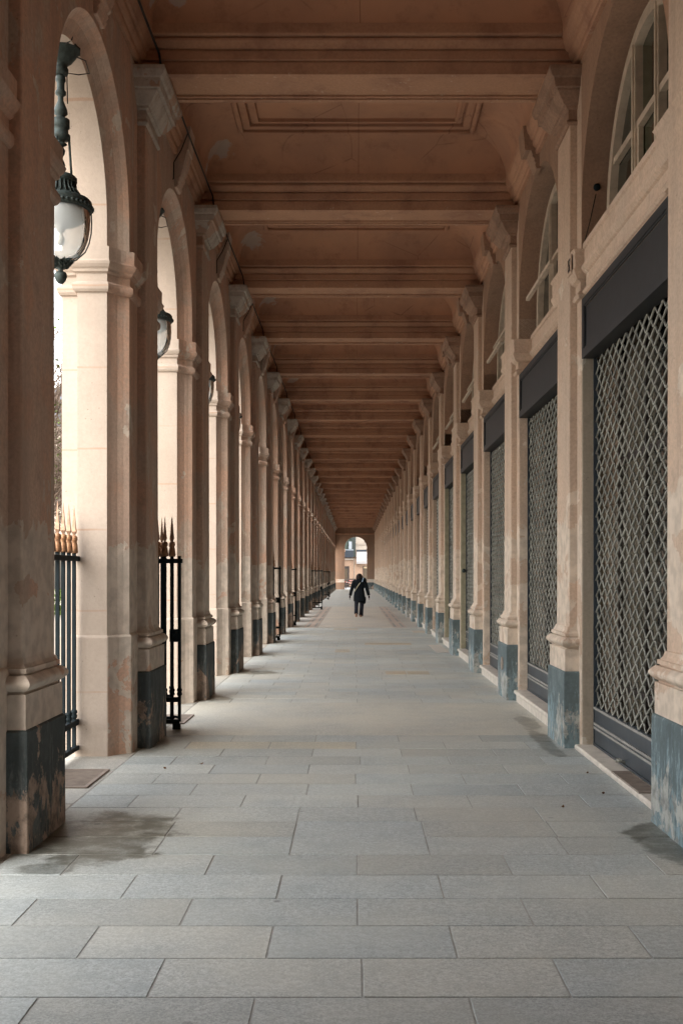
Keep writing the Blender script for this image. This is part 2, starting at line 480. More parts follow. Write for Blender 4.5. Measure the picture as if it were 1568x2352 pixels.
def offset(poly, d):
    n = len(poly); res = []
    area = sum(poly[i][0] * poly[(i + 1) % n][1] - poly[(i + 1) % n][0] * poly[i][1] for i in range(n))
    sg = 1 if area > 0 else -1
    for i in range(n):
        p0, p1, p2 = Vector(poly[i - 1]), Vector(poly[i]), Vector(poly[(i + 1) % n])
        d1 = (p1 - p0).normalized(); d2 = (p2 - p1).normalized()
        n1 = Vector((d1.y, -d1.x)) * sg; n2 = Vector((d2.y, -d2.x)) * sg
        k = n1 + n2; k = k / max(.35, (1 + n1.dot(n2)))
        res.append(tuple(p1 + k * d))
    return res
def loft(mb, poly, prof, mi=0, smooth=False):
    """rings of a plan polygon, offset by d at height z"""
    area = sum(poly[i][0] * poly[(i + 1) % len(poly)][1] - poly[(i + 1) % len(poly)][0] * poly[i][1] for i in range(len(poly)))
    pl = poly if area > 0 else poly[::-1]
    rows = [[(x, y, z) for x, y in offset(pl, d)] for z, d in prof]
    mb.grid(rows, True, mi, smooth, True)
def stack(s, prof, mb=None, back=-.03):
    """engaged pilaster: rectangle from the wall out to p, half length h, at heights z; s = +1 projects to +x"""
    mb = mb or MB()
    rows = []
    for z, p, h in prof:
        r = [(s * back, -h, z), (s * p, -h, z), (s * p, h, z), (s * back, h, z)]
        rows.append(r if s > 0 else r[::-1])
    mb.grid(rows, True, 0, False, True)
    return mb
def torus_prof(z0, z1, p, h, bulge, n=7):
    return [(z0 + (z1 - z0) * k / n, p + bulge * math.sin(PI * k / n), h + bulge * math.sin(PI * k / n)) for k in range(n + 1)]

# ------------------------------------------------------------------ the setting: paving, garden ground, street
def tone(base, v=.10, warm=.032):
    k = 1 + random.uniform(-v, v); q = random.uniform(-warm, warm)
    return (base[0] * k * (1 + q), base[1] * k, base[2] * k * (1 - q))
GR = (.455, .485, .48)
pv = MB()
def slab(x0, x1, y0, y1, t, g=.005, z=0.0):
    b = .004
    lo = [(x0 + g, y0 + g), (x1 - g, y0 + g), (x1 - g, y1 - g), (x0 + g, y1 - g)]
    hi = [(x0 + g + b, y0 + g + b), (x1 - g - b, y0 + g + b), (x1 - g - b, y1 - g - b), (x0 + g + b, y1 - g - b)]
    dz = random.uniform(-.0015, .0015)
    for i in range(4):
        j = (i + 1) % 4
        pv.face([(*lo[i], z - .012), (*lo[j], z - .012), (*hi[j], z + dz), (*hi[i], z + dz)], tone=mul(t, .9))
    pv.face([(*p, z + dz) for p in hi], tone=t)
def rows(ya, yb, n0, g, base, v, length=.8, x_l=-1.95, x_r=2.03):
    n = n0
    y = ya
    while y < yb - .02:
        y1 = min(y + .41, yb)
        if n == 6:
            j0 = -.37
        else:
            j0 = .03 if n % 2 == 0 else -.37
        k = j0 - length * 4
        xs = [x_l]
        while k < x_r - .1:
            jx = k + random.uniform(-.025, .025)
            if jx > x_l + .12: xs.append(jx)
            k += length
        xs.append(x_r)
        for a, b in zip(xs, xs[1:]):
            t = tone(base, v)
            mid = (a + b) / 2
            if 9.7 < y < 10.0 and -1.2 < mid < -.3: t = (.52, .50, .425)
            if n in (5, 6) and -.2 < mid < .3:
                if n == 5: slab(-.37, .43, y, y1 + .41, t, g)
                continue
            if n in (5, 6):
                a = -.37 if abs(a + .37) < .06 else (.43 if abs(a - .43) < .06 else a)
                b = -.37 if abs(b + .37) < .06 else (.43 if abs(b - .43) < .06 else b)
            slab(a, b, y, y1, t, g)
        y = y1; n += 1
rows(4.04 - .41 * 14, 10.60, -14, .0016, GR, .095)
slab(-1.95, 2.03, 10.60, 13.28, (.545, .54, .495), .003)
rows(13.28, 31.8, 50, .001, (.53, .555, .54), .04, .8)
rows(52, ENDY + 1.2, 51, .001, (.53, .545, .53), .04, .8)
# cream terrazzo with pink borders between the grey stretches
slab(-1.1, 1.15, 31.8, 52, (.60, .56, .50), .002)
for sx in (-1, 1):
    c0 = .02
    for (a, b, t) in ((1.13, 1.18, (.54, .44, .385)), (1.18, 1.25, None), (1.25, 1.40, (.55, .455, .40)), (1.40, 1.48, None), (1.48, 1.54, (.54, .44, .385))):
        y = 31.8
        while y < 52:
            for (p, q, dark) in ((0, .45, 0), (.45, 3.0, 1), (3.0, 3.7, 0)):
                yy0, yy1 = y + p, min(y + q, 52)
                if yy1 <= yy0: continue
                tt = t if t else ((.33, .33, .31) if dark else (.54, .45, .395))
                slab(c0 + sx * a if sx > 0 else c0 - b, c0 + sx * b if sx > 0 else c0 - a, yy0, yy1, tt, .0)
            y += 3.7
    xa, xb = (1.56, 2.03) if sx > 0 else (-1.95, -1.52)
    y = 31.8
    while y < 52:
        slab(xa, xb, y, min(y + 1.85, 52), tone((.50, .48, .45), .1), .004); y += 1.85
# thresholds between the piers and the strip under the shopfronts
for i in range(-3, NP):
    yb_ = BY(i)
    for k in range(4):
        slab(-2.62, -1.95, yb_ - 1.85 + k * .925, yb_ - 1.85 + (k + 1) * .925, tone((.45, .435, .40), .08), .005)
    slab(2.03, 2.4, yb_ - 1.85, yb_, tone(GR, .08), .005); slab(2.03, 2.4, yb_, yb_ + 1.85, tone(GR, .08), .005)
pave = struct('pavement', pv.mesh('pavement', M['floor']))
jb = MB(); jb.box(-2.64, 2.6, -31, ENDY + 1.4, -.30, -.0035)
struct('pavement_bed', jb.mesh('pavement_bed', M['joint']))
pt = MB()
for (x0, x1, y0, y1, t) in ((.23, 1.29, 24.1, 24.75, (.53, .46, .36)), (.50, .83, 17.0, 17.5, (.53, .46, .36)), (.85, 1.2, 17.0, 17.5, (.50, .45, .36)),
                            (1.66, 1.93, 21.7, 24.0, (.66, .62, .57)), (1.6, 1.95, 29, 30, (.62, .56, .48)), (-.6, .1, 30.6, 31.3, (.52, .47, .38)),
                            (-.4, -.1, 21.8, 22.6, (.54, .49, .40))):
    pt.box(x0, x1, y0, y1, -.02, .004, tone=t)
struct('pavement_patches', pt.mesh('pavement_patches', M['floor']))
g = MB(); g.face([(-400, -300, -.05), (-2.6, -300, -.05), (-2.6, 111.4, -.05), (-400, 111.4, -.05)])
struct('garden_ground', g.mesh('garden_ground', M['gravel']))
g = MB(); g.face([(-400, 111.4, -.06), (400, 111.4, -.06), (400, 700, -.06), (-400, 700, -.06)])
struct('street', g.mesh('street', plain('street_paving', (.42, .43, .43), .8, .2)))
g = MB(); g.face([(2.6, -300, -.06), (400, -300, -.06), (400, 111.4, -.06), (2.6, 111.4, -.06)])
struct('ground', g.mesh('ground', M['gravel']))
# floor of the storey above, closing the gallery from over the ceiling
g = MB(); g.box(-2.6, 3.2, -31, ENDY + .9, 7.08, 7.4)
struct('upper_floor', g.mesh('upper_floor', M['ceiling_paint']))
# unseen gallery behind the viewpoint, left arches and end walled shut to cut light
g = MB()
g.box(-2.6, XL, PY(-1) - .75, PY(-1) + .75, 0, 7.08)
g.box(-2.6, XL, -30, PY(-1) - .76, 0, 7.08)  # added solid wall where the real arcade is open, darkens the near floor
pass
g.box(XR, 2.5, -30, PY(0) - 1.86, 0, 7.08); g.box(XR + .10, 2.5, PY(0) - 1.859, PY(0) - .495, 0, 7.08)
g.box(XL, XR, -30, PY(0) - 1.86, 6.62, 7.07); g.box(-2.6, 2.5, -30.3, -30.001, 0, 7.08)
struct('wall', g.mesh('wall', M['pier_paint']))
g = MB(); g.box(3.0, 3.2, -8, ENDY + .5, 0, 7.08)
struct('back_wall', g.mesh('back_wall', M['dark_frame']))

# ------------------------------------------------------------------ left piers
HB = B / 2
def pier_plan():
    r = [(-.59, HB - 1.15), (-.42, HB - 1.15), (-.42, HB - 1.02), (-.16, HB - 1.02), (-.130, HB - 1.07), (-.09, HB - 1.125), (-.045, HB - 1.165), (0, HB - 1.195)]
    return r + [(x, -y) for x, y in r[::-1]]
plan = pier_plan()
npl = len(plan)
def paint_or_stone(i, j):
    # edges of the reversed/ordered plan: the splays and the inner face are painted, the rest bare limestone
    return MIDX[j]
def build_pier():
    area = sum(plan[i][0] * plan[(i + 1) % npl][1] - plan[(i + 1) % npl][0] * plan[i][1] for i in range(npl))
    pl = plan if area > 0 else plan[::-1]
    def idx(j):
        a, b = pl[j], pl[(j + 1) % npl]
        return 0 if (a[0] >= -.165 and b[0] >= -.165 and not (a[0] < -.155 and b[0] < -.155)) else 1
    mids = [idx(j) for j in range(npl)]
    def lof(prof):
        mb = MB()
        rows_ = [[(x, y, z) for x, y in offset(pl, d)] for z, d in prof]
        mb.grid(rows_, True, lambda i, j: mids[j], False, True)
        return mb
    ms = [M['pier_paint'], M['limestone']]
    body = lof([(0, 0), (4.46, 0)]).mesh('pier_body', ms)
    base = lof([(-.02, .022), (1.045, .022), (1.06, .004)]).mesh('pier_base', ms)
    imp = lof([(4.07, .0), (4.075, .02), (4.095, .034), (4.12, .038), (4.145, .034), (4.16, .012), (4.17, .004), (4.235, .006), (4.25, .03), (4.27, .034),
               (4.285, .05), (4.31, .066), (4.33, .072), (4.335, .055), (4.352, .05), (4.462, .052), (4.463, .0)]).mesh('impost', ms)
    return body, base, imp
pier_me = build_pier()
s = 1
shaft_L = stack(1, [(1.06, .085, .30), (5.80, .076, .292)]).mesh('shaft', M['pier_paint'])
plinth_L = stack(1, [(-.02, .146, .405), (.69, .143, .402), (.705, .132, .39)]).mesh('plinth', M['plinth'])
base_prof = [(.70, .128, .385), (.905, .128, .385), (.907, .108, .365), (.922, .108, .365)] + [(z, p, h) for z, p, h in torus_prof(.922, 1.012, .124, .381, .037, 8)] + \
            [(1.013, .106, .34), (1.024, .106, .34), (1.025, .122, .352), (1.052, .120, .350), (1.055, .108, .332), (1.075, .094, .312), (1.11, .085, .30)]
base_L = stack(1, base_prof).mesh('base', M['pier_paint'])
cap_prof = [(5.76, .076, .292)] + torus_prof(5.76, 5.81, .082, .30, .02, 5) + [(5.815, .078, .296), (5.90, .08, .30), (5.91, .105, .325), (5.93, .11, .33),
            (5.935, .13, .35), (5.98, .165, .385), (6.03, .20, .42), (6.05, .205, .425), (6.055, .23, .45), (6.13, .24, .46), (6.14, .262, .482), (6.17, .275, .495), (6.19, .285, .505), (6.228, .285, .505)]
cap_L = stack(1, cap_prof).mesh('capital', M['capital_stone'])
plinth_lab = ["blackened paint flaking off its plinth at the photo edge", "beside the gilded railing, its dark plinth streaked and chipped",
              "just past the open gate leaf, with pale plaster showing low down"]
for i in range(NP):
    lab = f"{ORD[i]} stone pier of the left colonnade counting from the camera"
    if i < 3: lab = f"{ORD[i]} left stone pier, {plinth_lab[i]}"
    t = thing('arcade_pier', lab, 'pier', (XL, PY(i), 0), 0, 'piers of the left colonnade')
    ob('pier_body', pier_me[0], t); ob('base_block', pier_me[1], t, bev=.01); ob('impost', pier_me[2], t)
    pil = ob('pilaster', shaft_L, t, bev=.012)
    ob('plinth', plinth_L, pil, bev=.012); ob('base', base_L, pil); ob('capital', cap_L, pil)

# ------------------------------------------------------------------ left arches
def arch_path(r, cz, z0, n=28):
    p = [(-r, z0)]
    for k in range(n + 1):
        a = PI - PI * k / n
        p.append((r * math.cos(a), cz + r * math.sin(a)))
    p.append((r, z0)); return p
def build_arch():
    mb = MB(); cz, z0, top = 4.68, 4.46, 7.08
    rings = [(-.59, 1.15), (-.42, 1.15), (-.42, 1.02), (-.16, 1.02), (-.130, 1.07), (-.09, 1.125), (-.045, 1.165), (0, 1.195)]
    P = [[(x, y, z) for y, z in arch_path(r, cz, z0)] for x, r in rings]
    for k in range(len(rings) - 1):
        mb.grid([P[k], P[k + 1]], False, 1 if k < 3 else 0, k != 1 and k != 0)
    for x, r, mi, fl in ((0, 1.195, 0, False), (-.59, 1.15, 1, True)):
        path = arch_path(r, cz, z0)[1:-1]
        def q(pts):
            pts = [(x, *p) for p in pts]
            mb.face(pts[::-1] if fl else pts, mi)
        for a, b in zip(path, path[1:]): q([a, b, (b[0], top), (a[0], top)])
        q([(-HB, z0), (-r, z0), (-r, top), (-HB, top)]); q([(r, z0), (HB, z0), (HB, top), (r, top)])
    return mb.mesh('arch_wall', [M['pier_paint'], M['limestone']])
arch_me = build_arch()
struct('wall', arch_me, (XL, BY(-1), 0))
def build_key(s, z_low, z_top):
    mb = MB()
    def fr(z): return .12 + .05 * (z - z_low) / (z_top - z_low)
    lev = [(z_low, .03), (z_low + .045, .05), (z_low + .05, .035), (z_low + .09, .065), (z_low + .095, .05), (z_low + .135, .085), (z_low + .14, .075),
           (z_low + .20, .10), (z_top - .26, .15), (z_top - .255, .165), (z_top - .2, .17), (z_top, .19)]
    rows_ = []
    for z, p in lev:
        h = fr(z); r = [(-.02 * s, -h, z), (s * p, -h, z), (s * p, h, z), (-.02 * s, h, z)]
        rows_.append(r if s > 0 else r[::-1])
    mb.grid(rows_, True, 0, False, True)
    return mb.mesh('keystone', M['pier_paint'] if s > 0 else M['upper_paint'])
key_L = build_key(1, 5.92, 6.585)
def build_cornice(s, mat):
    mb = MB()
    prof = [(-.03, 6.28), (.035, 6.28), (.045, 6.30), (.045, 6.345), (.065, 6.36), (.08, 6.385), (.085, 6.43), (.105, 6.44), (.115, 6.47), (.135, 6.50), (.15, 6.54), (.155, 6.60), (-.03, 6.60)]
    mb.prism([(s * x, z) for x, z in prof], -1.54, 1.54, 'y')
    # sunk frame line on the wall band below
    return mb.mesh('cornice', mat)
corn_L = build_cornice(1, M['beam_paint']); corn_R = build_cornice(-1, M['beam_paint'])
for i in range(NP):
    t = thing('arcade_arch', f"{ORD[i]} round arch of the left colonnade opening to the garden", 'arch', (XL, BY(i), 0), 0, 'arches of the left colonnade')
    ob('arch_wall', arch_me, t); ob('keystone', key_L, t, bev=.006); ob('cornice', corn_L, t)

# ------------------------------------------------------------------ right pilasters and their wall piers
rp = [(-.0, -.49), (.42, -.49), (.42, .49), (0, .49)]
g = MB(); g.box(0, .42, -.49, .49, 0, 7.08); wallpier_me = g.mesh('wall_pier', M['wall_paint'])
g = MB(); loft(g, rp, [(4.10, 0), (4.105, .03), (4.13, .045), (4.16, .03), (4.17, .012), (4.25, .012), (4.27, .05), (4.32, .075), (4.36, .085), (4.365, .07), (4.50, .072), (4.53, .09), (4.545, .0)])
imp_R = g.mesh('impost', M['wall_paint'])
shaft_R = stack(-1, [(1.06, .075, .30), (5.80, .066, .292)]).mesh('shaft', M['wall_paint'])
plinth_R = stack(-1, [(-.02, .147, .405), (.69, .145, .402), (.705, .132, .39)]).mesh('plinth', M['plinth_right'])
base_R = stack(-1, base_prof).mesh('base', M['wall_paint'])
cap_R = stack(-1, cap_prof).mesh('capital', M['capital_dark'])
rl = ["with a scuffed blue-grey plinth at the right edge of the photo", "between the two large lattice shutters, its blue plinth worn", "with white chips and a round emblem on its plinth"]
for i in range(NP):
    lab = f"{ORD[i]} beige pilaster of the right shop wall counting from the camera"
    if i < 3: lab = f"{ORD[i]} right beige pilaster, {rl[i]}"
    t = thing('wall_pilaster', lab, 'pilaster', (XR, PY(i), 0), 0, 'pilasters of the right shop wall')
    ob('wall_pier', wallpier_me, t); ob('shaft', shaft_R, t, bev=.010); ob('base', base_R, t)
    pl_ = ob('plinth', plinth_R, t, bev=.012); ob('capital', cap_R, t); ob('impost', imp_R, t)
    if i == 2:
        e = MB(); e.lathe([(.0, 0), (.085, 0), (.085, .012), (.07, .016), (.06, .010), (.045, .018), (.02, .014), (0, .02)], n=20)
        eo = ob('emblem', e.mesh('emblem', M['grate']), pl_, (-.145, -.05, .44)); eo.rotation_euler = (0, R(-90), 0)

# ------------------------------------------------------------------ right lunettes
def build_lunette_wall():
    mb = MB(); cz, z0, top, r = 4.80, 4.40, 7.08, 1.36
    path = arch_path(r, cz, z0)
    mb.grid([[(.0, y, z) for y, z in path], [(.42, y, z) for y, z in path]], False, 0, True, flip=True)
    p = path[1:-1]
    for a, b in zip(p, p[1:]):
        mb.face([(0, *q) for q in (a, b, (b[0], top), (a[0], top))][::-1])
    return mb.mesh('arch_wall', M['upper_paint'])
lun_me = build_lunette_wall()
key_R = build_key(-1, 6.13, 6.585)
def arc_strip(mb, r0, r1, cz, z0, xa, xb, n=28):
    a = arch_path(r0, cz, z0, n); b = arch_path(r1, cz, z0, n)
    rws = [[(xa, *p) for p in b], [(xa, *p) for p in a], [(xb, *p) for p in a], [(xb, *p) for p in b]]
    mb.grid(rws, False, 0, False, flip=True)
def build_lun_window():
    fr = MB(); cz, z0 = 4.76, 4.56
    arc_strip(fr, 1.15, 1.25, cz, z0, .20, .28)
    for y in (-.33, .33):
        h = cz + math.sqrt(1.18 ** 2 - y * y)
        fr.box(.205, .275, y - .045, y + .045, z0, h)
        fr.box(.19, .206, y - .018, y + .018, z0, h)
    for y0, y1 in ((-1.1, -.375), (-.285, .285), (.375, 1.1)):
        fr.box(.215, .265, y0, y1, 5.20, 5.255)
    fr.box(.20, .28, -1.25, 1.25, z0 - .02, z0 + .06)
    # inner casement frames round each light
    for y0, y1 in ((-.285, .285),):
        for y in (y0 + .02, y1 - .02): fr.box(.222, .262, y - .022, y + .022, z0 + .06, 5.20)
    g_ = MB(); pth = arch_path(1.235, cz, z0 - .1); g_.face([(.27, *p) for p in pth][::-1])
    return fr.mesh('window_frame', M['wood_frame']), g_.mesh('pane', M['lunette_glass'])
lw_fr, lw_gl = build_lun_window()
def build_transom(x0, h, deep):
    mb = MB()
    prof = [(.40, 4.00), (x0, 4.00), (x0, 4.12), (x0 - .015, 4.125), (x0 - .03, 4.145), (x0 - .015, 4.17), (x0 + .006, 4.18), (x0 + .006, 4.30), (x0 - .012, 4.31), (x0 - .035, 4.34), (x0 - .04, 4.37), (x0 - .01, 4.385), (x0 - .01, 4.52), (x0 - .025, 4.53), (x0 - .025, 4.575), (.40, 4.575)]
    mb.prism(prof, -h, h, 'y')
    return mb.mesh('transom', M['wall_paint'])
tr0 = build_transom(.02, 1.285, 0); tr1 = build_transom(.16, 1.30, 0)
def build_sash(two):
    f = MB()
    f.box(-.075, -.035, -1.15, .34, 4.765, 4.805)
    if two: f.box(.02, .06, -1.15, .34, 4.985, 5.02)
    for y in (-1.08, -.45):
        f.prism([(.20, 5.19), (-.05, 4.79), (-.03, 4.775), (.22, 5.175)], y, y + .04, 'y')
    return f.mesh('open_sash', M['wood_frame'])
sash_me = [build_sash(False), build_sash(True)]
for i in range(NP):
    lab = f"{ORD[i]} arched lunette window over the right shopfronts"
    if 0 < i < 6: lab += " with its middle sash tilted open"
    t = thing('lunette_bay', lab, 'arched window', (XR, BY(i), 0), 0, 'lunette windows of the right shop wall')
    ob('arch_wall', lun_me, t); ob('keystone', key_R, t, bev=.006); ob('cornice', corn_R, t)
    ob('transom', tr0 if i == 0 else tr1, t)
    f = ob('window_frame', lw_fr, t); ob('pane', lw_gl, f)
    if 0 < i < 6: ob('open_sash', sash_me[i > 1], t)

# ------------------------------------------------------------------ shopfronts
def build_sign():
    mb = MB(); h = 1.345
    mb.box(.02, .14, -h, h, 3.55, 4.09)
    for a in ((-h, h, 3.55, 3.63), (-h, h, 4.02, 4.09), (-h, -h + .07, 3.631, 4.019), (h - .07, h, 3.631, 4.019)):
        mb.box(.0, .0205, *a)
    for a in ((-h + .07, h - .07, 3.631, 3.645), (-h + .07, h - .07, 4.005, 4.019), (-h + .07, -h + .085, 3.6455, 4.0045), (h - .085, h - .07, 3.6455, 4.0045)):
        mb.box(.008, .0206, *a)
    return mb.mesh('fascia_board', M['sign_paint'])
sign_me = build_sign()
def build_grille(z0, z1):
    mb = MB(); wv, h, r = .1035, .0715, .0098
    n = int(2.59 / wv); rws = int((z1 - z0) / h)
    y00 = -n * wv / 2
    for k in range(rws):
        zc = z0 + (k + .5) * h
        pts = []
        jit = random.uniform(-.004, .004)
        for j in range(n + 1):
            up = ((j + k) % 2 == 0)
            z = zc + (h * .56 if up else -h * .56)
            x = .125 + (.0045 if up else -.0045)
            y = y00 + j * wv + jit
            pts.append((x, y, z))
        # short flats at each bend keep the wave rounded
        full = []
        for j, p in enumerate(pts):
            if j == 0 or j == n: full.append(p); continue
            a, b = Vector(pts[j - 1]), Vector(pts[j + 1]); p = Vector(p)
            full += [tuple(p + (a - p) * .13), tuple(p + (b - p) * .13)]
        mb.tube(full, r, 5)
    return mb.mesh('shutter', M['shutter_steel'])
gr0 = build_grille(.40, 3.56); gr1 = build_grille(.46, 3.56)
def build_slat_shutter():
    mb = MB(); prof = []
    z = .30
    while z < 3.56:
        prof += [(.12, z), (.10, z + .02), (.10, z + .06), (.12, z + .08)]; z += .085
    prof += [(.15, 3.56), (.15, .30)]
    mb.prism(prof, -1.3, 1.3, 'y'); return mb.mesh('shutter', M['shutter_steel'])
slat_me = build_slat_shutter()
def build_rail(z0):
    mb = MB()
    mb.box(.105, .145, -1.30, 1.30, z0, z0 + .33)
    for z in (z0 + .13, z0 + .165, z0 + .305): mb.box(.094, .1045, -1.30, 1.30, z, z + .02, 1)
    mb.box(.092, .15, -1.30, 1.30, z0 - .02, z0 - .001)
    return mb.mesh('bottom_rail', [M['shutter_rail'], M['rail_edge']])
rail0, rail1 = build_rail(.075), build_rail(.17)
g = MB()
for y in (-.9, .2): g.box(.03, .11, y, y + .05, .088, .098); g.box(.05, .075, y - .02, y + .07, .098, .112)
tab_me = g.mesh('locking_tab', M['shutter_steel'])
def build_step(z):
    mb = MB()
    mb.prism([(-.055, z - .05), (-.065, z - .035), (-.065, z - .015), (-.055, z), (.4, z), (.4, z - .05)], -1.355, 1.355, 'y')
    if z > .08: mb.box(-.035, .4, -1.355, 1.355, -.02, z - .05)
    return mb.mesh('doorstep', M['marble'])
step0, step1 = build_step(.052), build_step(.145)
def jamb(mat, dark=False):
    mb = MB(); return mat
def build_jamb(s, mat):
    mb = MB()
    y = s * 1.36
    mb.box(.005, .10, y, y - s * .035, .05, 3.55)
    mb.box(.10, .16, y, y - s * .055, .05, 3.55, 1)
    return mb.mesh('jamb', [mat, M['shutter_rail']])
jm = {k: (build_jamb(1, M[k]), build_jamb(-1, M[k])) for k in ('jamb_paint', 'jamb_olive', 'wall_paint')}
def build_display():
    mb = MB(); mb.box(.36, .40, -1.36, 1.36, .05, 4.0)
    for y in (-1.36, -.45, .42, 1.30): mb.box(.33, .362, y, y + .06, .05, 4.0, 1)
    for z in (.05, .55, 2.6): mb.box(.335, .3615, -1.36, 1.36, z, z + .06, 1)
    return mb.mesh('display_window', [M['shop_glass'], M['dark_frame']])
disp_me = build_display()
for i in range(NP):
    kind = 'slat' if i in (5, 6) or i > 8 else 'lattice'
    lab = f"{ORD[i]} right shopfront from the camera, shut behind a steel {'lattice' if kind == 'lattice' else 'slatted'} shutter"
    if i == 0: lab = "nearest right shopfront, its big lattice shutter over a dark display window"
    t = thing('shopfront', lab, 'shopfront', (XR, BY(i), 0), 0, 'shopfronts along the right wall')
    ob('fascia_board', sign_me, t)
    sh = ob('shutter', slat_me if kind == 'slat' else (gr0 if i == 0 else gr1), t)
    ob('bottom_rail', rail0 if i == 0 else rail1, sh)
    if i == 0: ob('locking_tab', tab_me, sh)
    ob('doorstep', step0 if i == 0 else step1, t, bev=.005)
    jk = 'jamb_paint' if i == 0 else ('jamb_olive' if i in (3, 4) else 'wall_paint')
    for m in jm[jk]: ob('jamb', m, t)
    ob('display_window', disp_me, t)
    if i == 3:
        k = MB(); k.lathe([(0, 0), (.016, 0), (.016, .03), (.036, .045), (.04, .065), (.03, .085), (0, .09)], n=14)
        o = ob('door_knob', k.mesh('door_knob', M['bronze']), t, (.055, 1.325, 1.66)); o.rotation_euler = (R(90), 0, 0)
# number on the impost of the second pilaster, a small black lamp fitting with its wire
def number_plate():
    cu = bpy.data.curves.new('number', 'FONT'); cu.body = '151'; cu.size = .27; cu.extrude = .002; cu.align_x = 'CENTER'
    tmp = bpy.data.objects.new('number', cu); col.objects.link(tmp)
    dg = bpy.context.evaluated_depsgraph_get()
    me = bpy.data.meshes.new_from_object(tmp.evaluated_get(dg)); me.materials.clear(); me.materials.append(M['dark_frame'])
    bpy.data.objects.remove(tmp)
    t = thing('house_number', 'small pale plate numbered 151 on the impost of the second right pilaster', 'number plate', (XR - .085, PY(1) - .395, 4.43))
    m = MB(); m.box(-.008, .0, -.072, .072, -.09, .09); ob('plate', m.mesh('plate', M['wall_paint']), t)
    o = ob('number', me, t, (-.0105, 0, -.06)); o.rotation_euler = (R(90), 0, R(-90)); o.scale = (.30, .62, 1)
number_plate()
t = thing('wall_spotlight', 'small round black lamp fitting in the reveal of the nearest lunette window', 'spotlight', (2.19, PY(1) - .49, 5.10))
m = MB(); m.lathe([(0, 0), (.02, 0), (.02, .015), (.028, .02), (.032, .05), (.022, .06), (0, .06)], n=16); o = ob('housing', m.mesh('housing', M['iron']), t); o.rotation_euler = (R(90), 0, 0)
m = MB(); m.tube([(0, -.02, -.04), (-.06, -.04, -.3), (-.125, -.03, -.56), (-.165, .0, -.63), (-.17, .17, -.66), (-.165, .19, -.74), (-.16, .22, -.86), (-.158, .30, -.95), (-.158, .42, -.93), (-.158, .47, -.80), (-.158, .475, -.62)], .0045, 5)
ob('wire', m.mesh('wire', M['cable']), t)
# vent let into the nearest doorstep
g = MB()
for k in range(16): g.box(-.05 + .0, .08, k * .05, k * .05 + .022, .054, .060)
g.box(-.058, -.048, -.02, .80, .02, .061); g.box(-.05, .085, -.02, 0, .0535, .061); g.box(-.05, .085, .785, .80, .0535, .061); g.box(.08, .09, -.02, .8, .0535, .061)
tag(ob('vent_grille', g.mesh('vent_grille', M['grate']), None, (XR, 7.55, 0)), 'brown slotted vent grille set in the doorstep of the nearest shopfront', 'vent grille')
g = MB()
for k in range(18): g.box(-.0, .50, k * .037, k * .037 + .019, .001, .012)
g.box(0, .50, 0, .66, .0, .0025)
for x in (-.03, .50): g.box(x, x + .03, -.03, .70, .0, .013)
for y in (-.03, .67): g.box(0, .50, y, y + .03, .0, .0131)
tag(ob('floor_grate', g.mesh('floor_grate', M['grate']), None, (-2.52, 8.0, 0)), 'rusty ribbed floor grate in the paving beside the gilded railing', 'floor grate')
g = MB()
for k in range(18): g.box(-.0, .46, k * .036, k * .036 + .018, .001, .012)
for x in (-.03, .46): g.box(x, x + .03, -.03, .68, .0, .013)
for y in (-.03, .65): g.box(0, .46, y, y + .03, .0, .0131)
tag(ob('floor_grate', g.mesh('floor_grate', M['grate']), None, (-2.30, 11.4, 0)), 'small brown floor grate in the paving just past the open gate leaf', 'floor grate')

# ------------------------------------------------------------------ ceiling: beams and coffers
def build_beam():
    mb = MB(); x0, x1 = XL + .01, XR - .01
    half = [(.30, 6.262), (.30, 6.344), (.282, 6.347), (.282, 6.358), (.312, 6.361), (.312, 6.446), (.293, 6.449), (.293, 6.461), (.320, 6.464), (.327, 6.478), (.342, 6.492),
            (.362, 6.515), (.366, 6.538), (.345, 6.541), (.345, 6.554), (.388, 6.557), (.396, 6.57), (.396, 6.66)]
    prof = half + [(-y, z) for y, z in half[::-1]]
    mb.prism(prof, x0, x1, 'x')
    xa, xb = x0 + .24, x1 - .24
    for a in ((x0, x1, -.30, -.235), (x0, x1, .235, .30), (x0, xa, -.234, .234), (xb, x1, -.234, .234)): mb.box(*a, 6.23, 6.2635)
    for a in ((xa, xb, -.234, -.20), (xa, xb, .20, .234), (xa, xa + .034, -.199, .199), (xb - .034, xb, -.199, .199)): mb.box(*a, 6.244, 6.264)
    return mb.mesh('ceiling_beam', M['beam_paint'])
beam_me = build_beam()
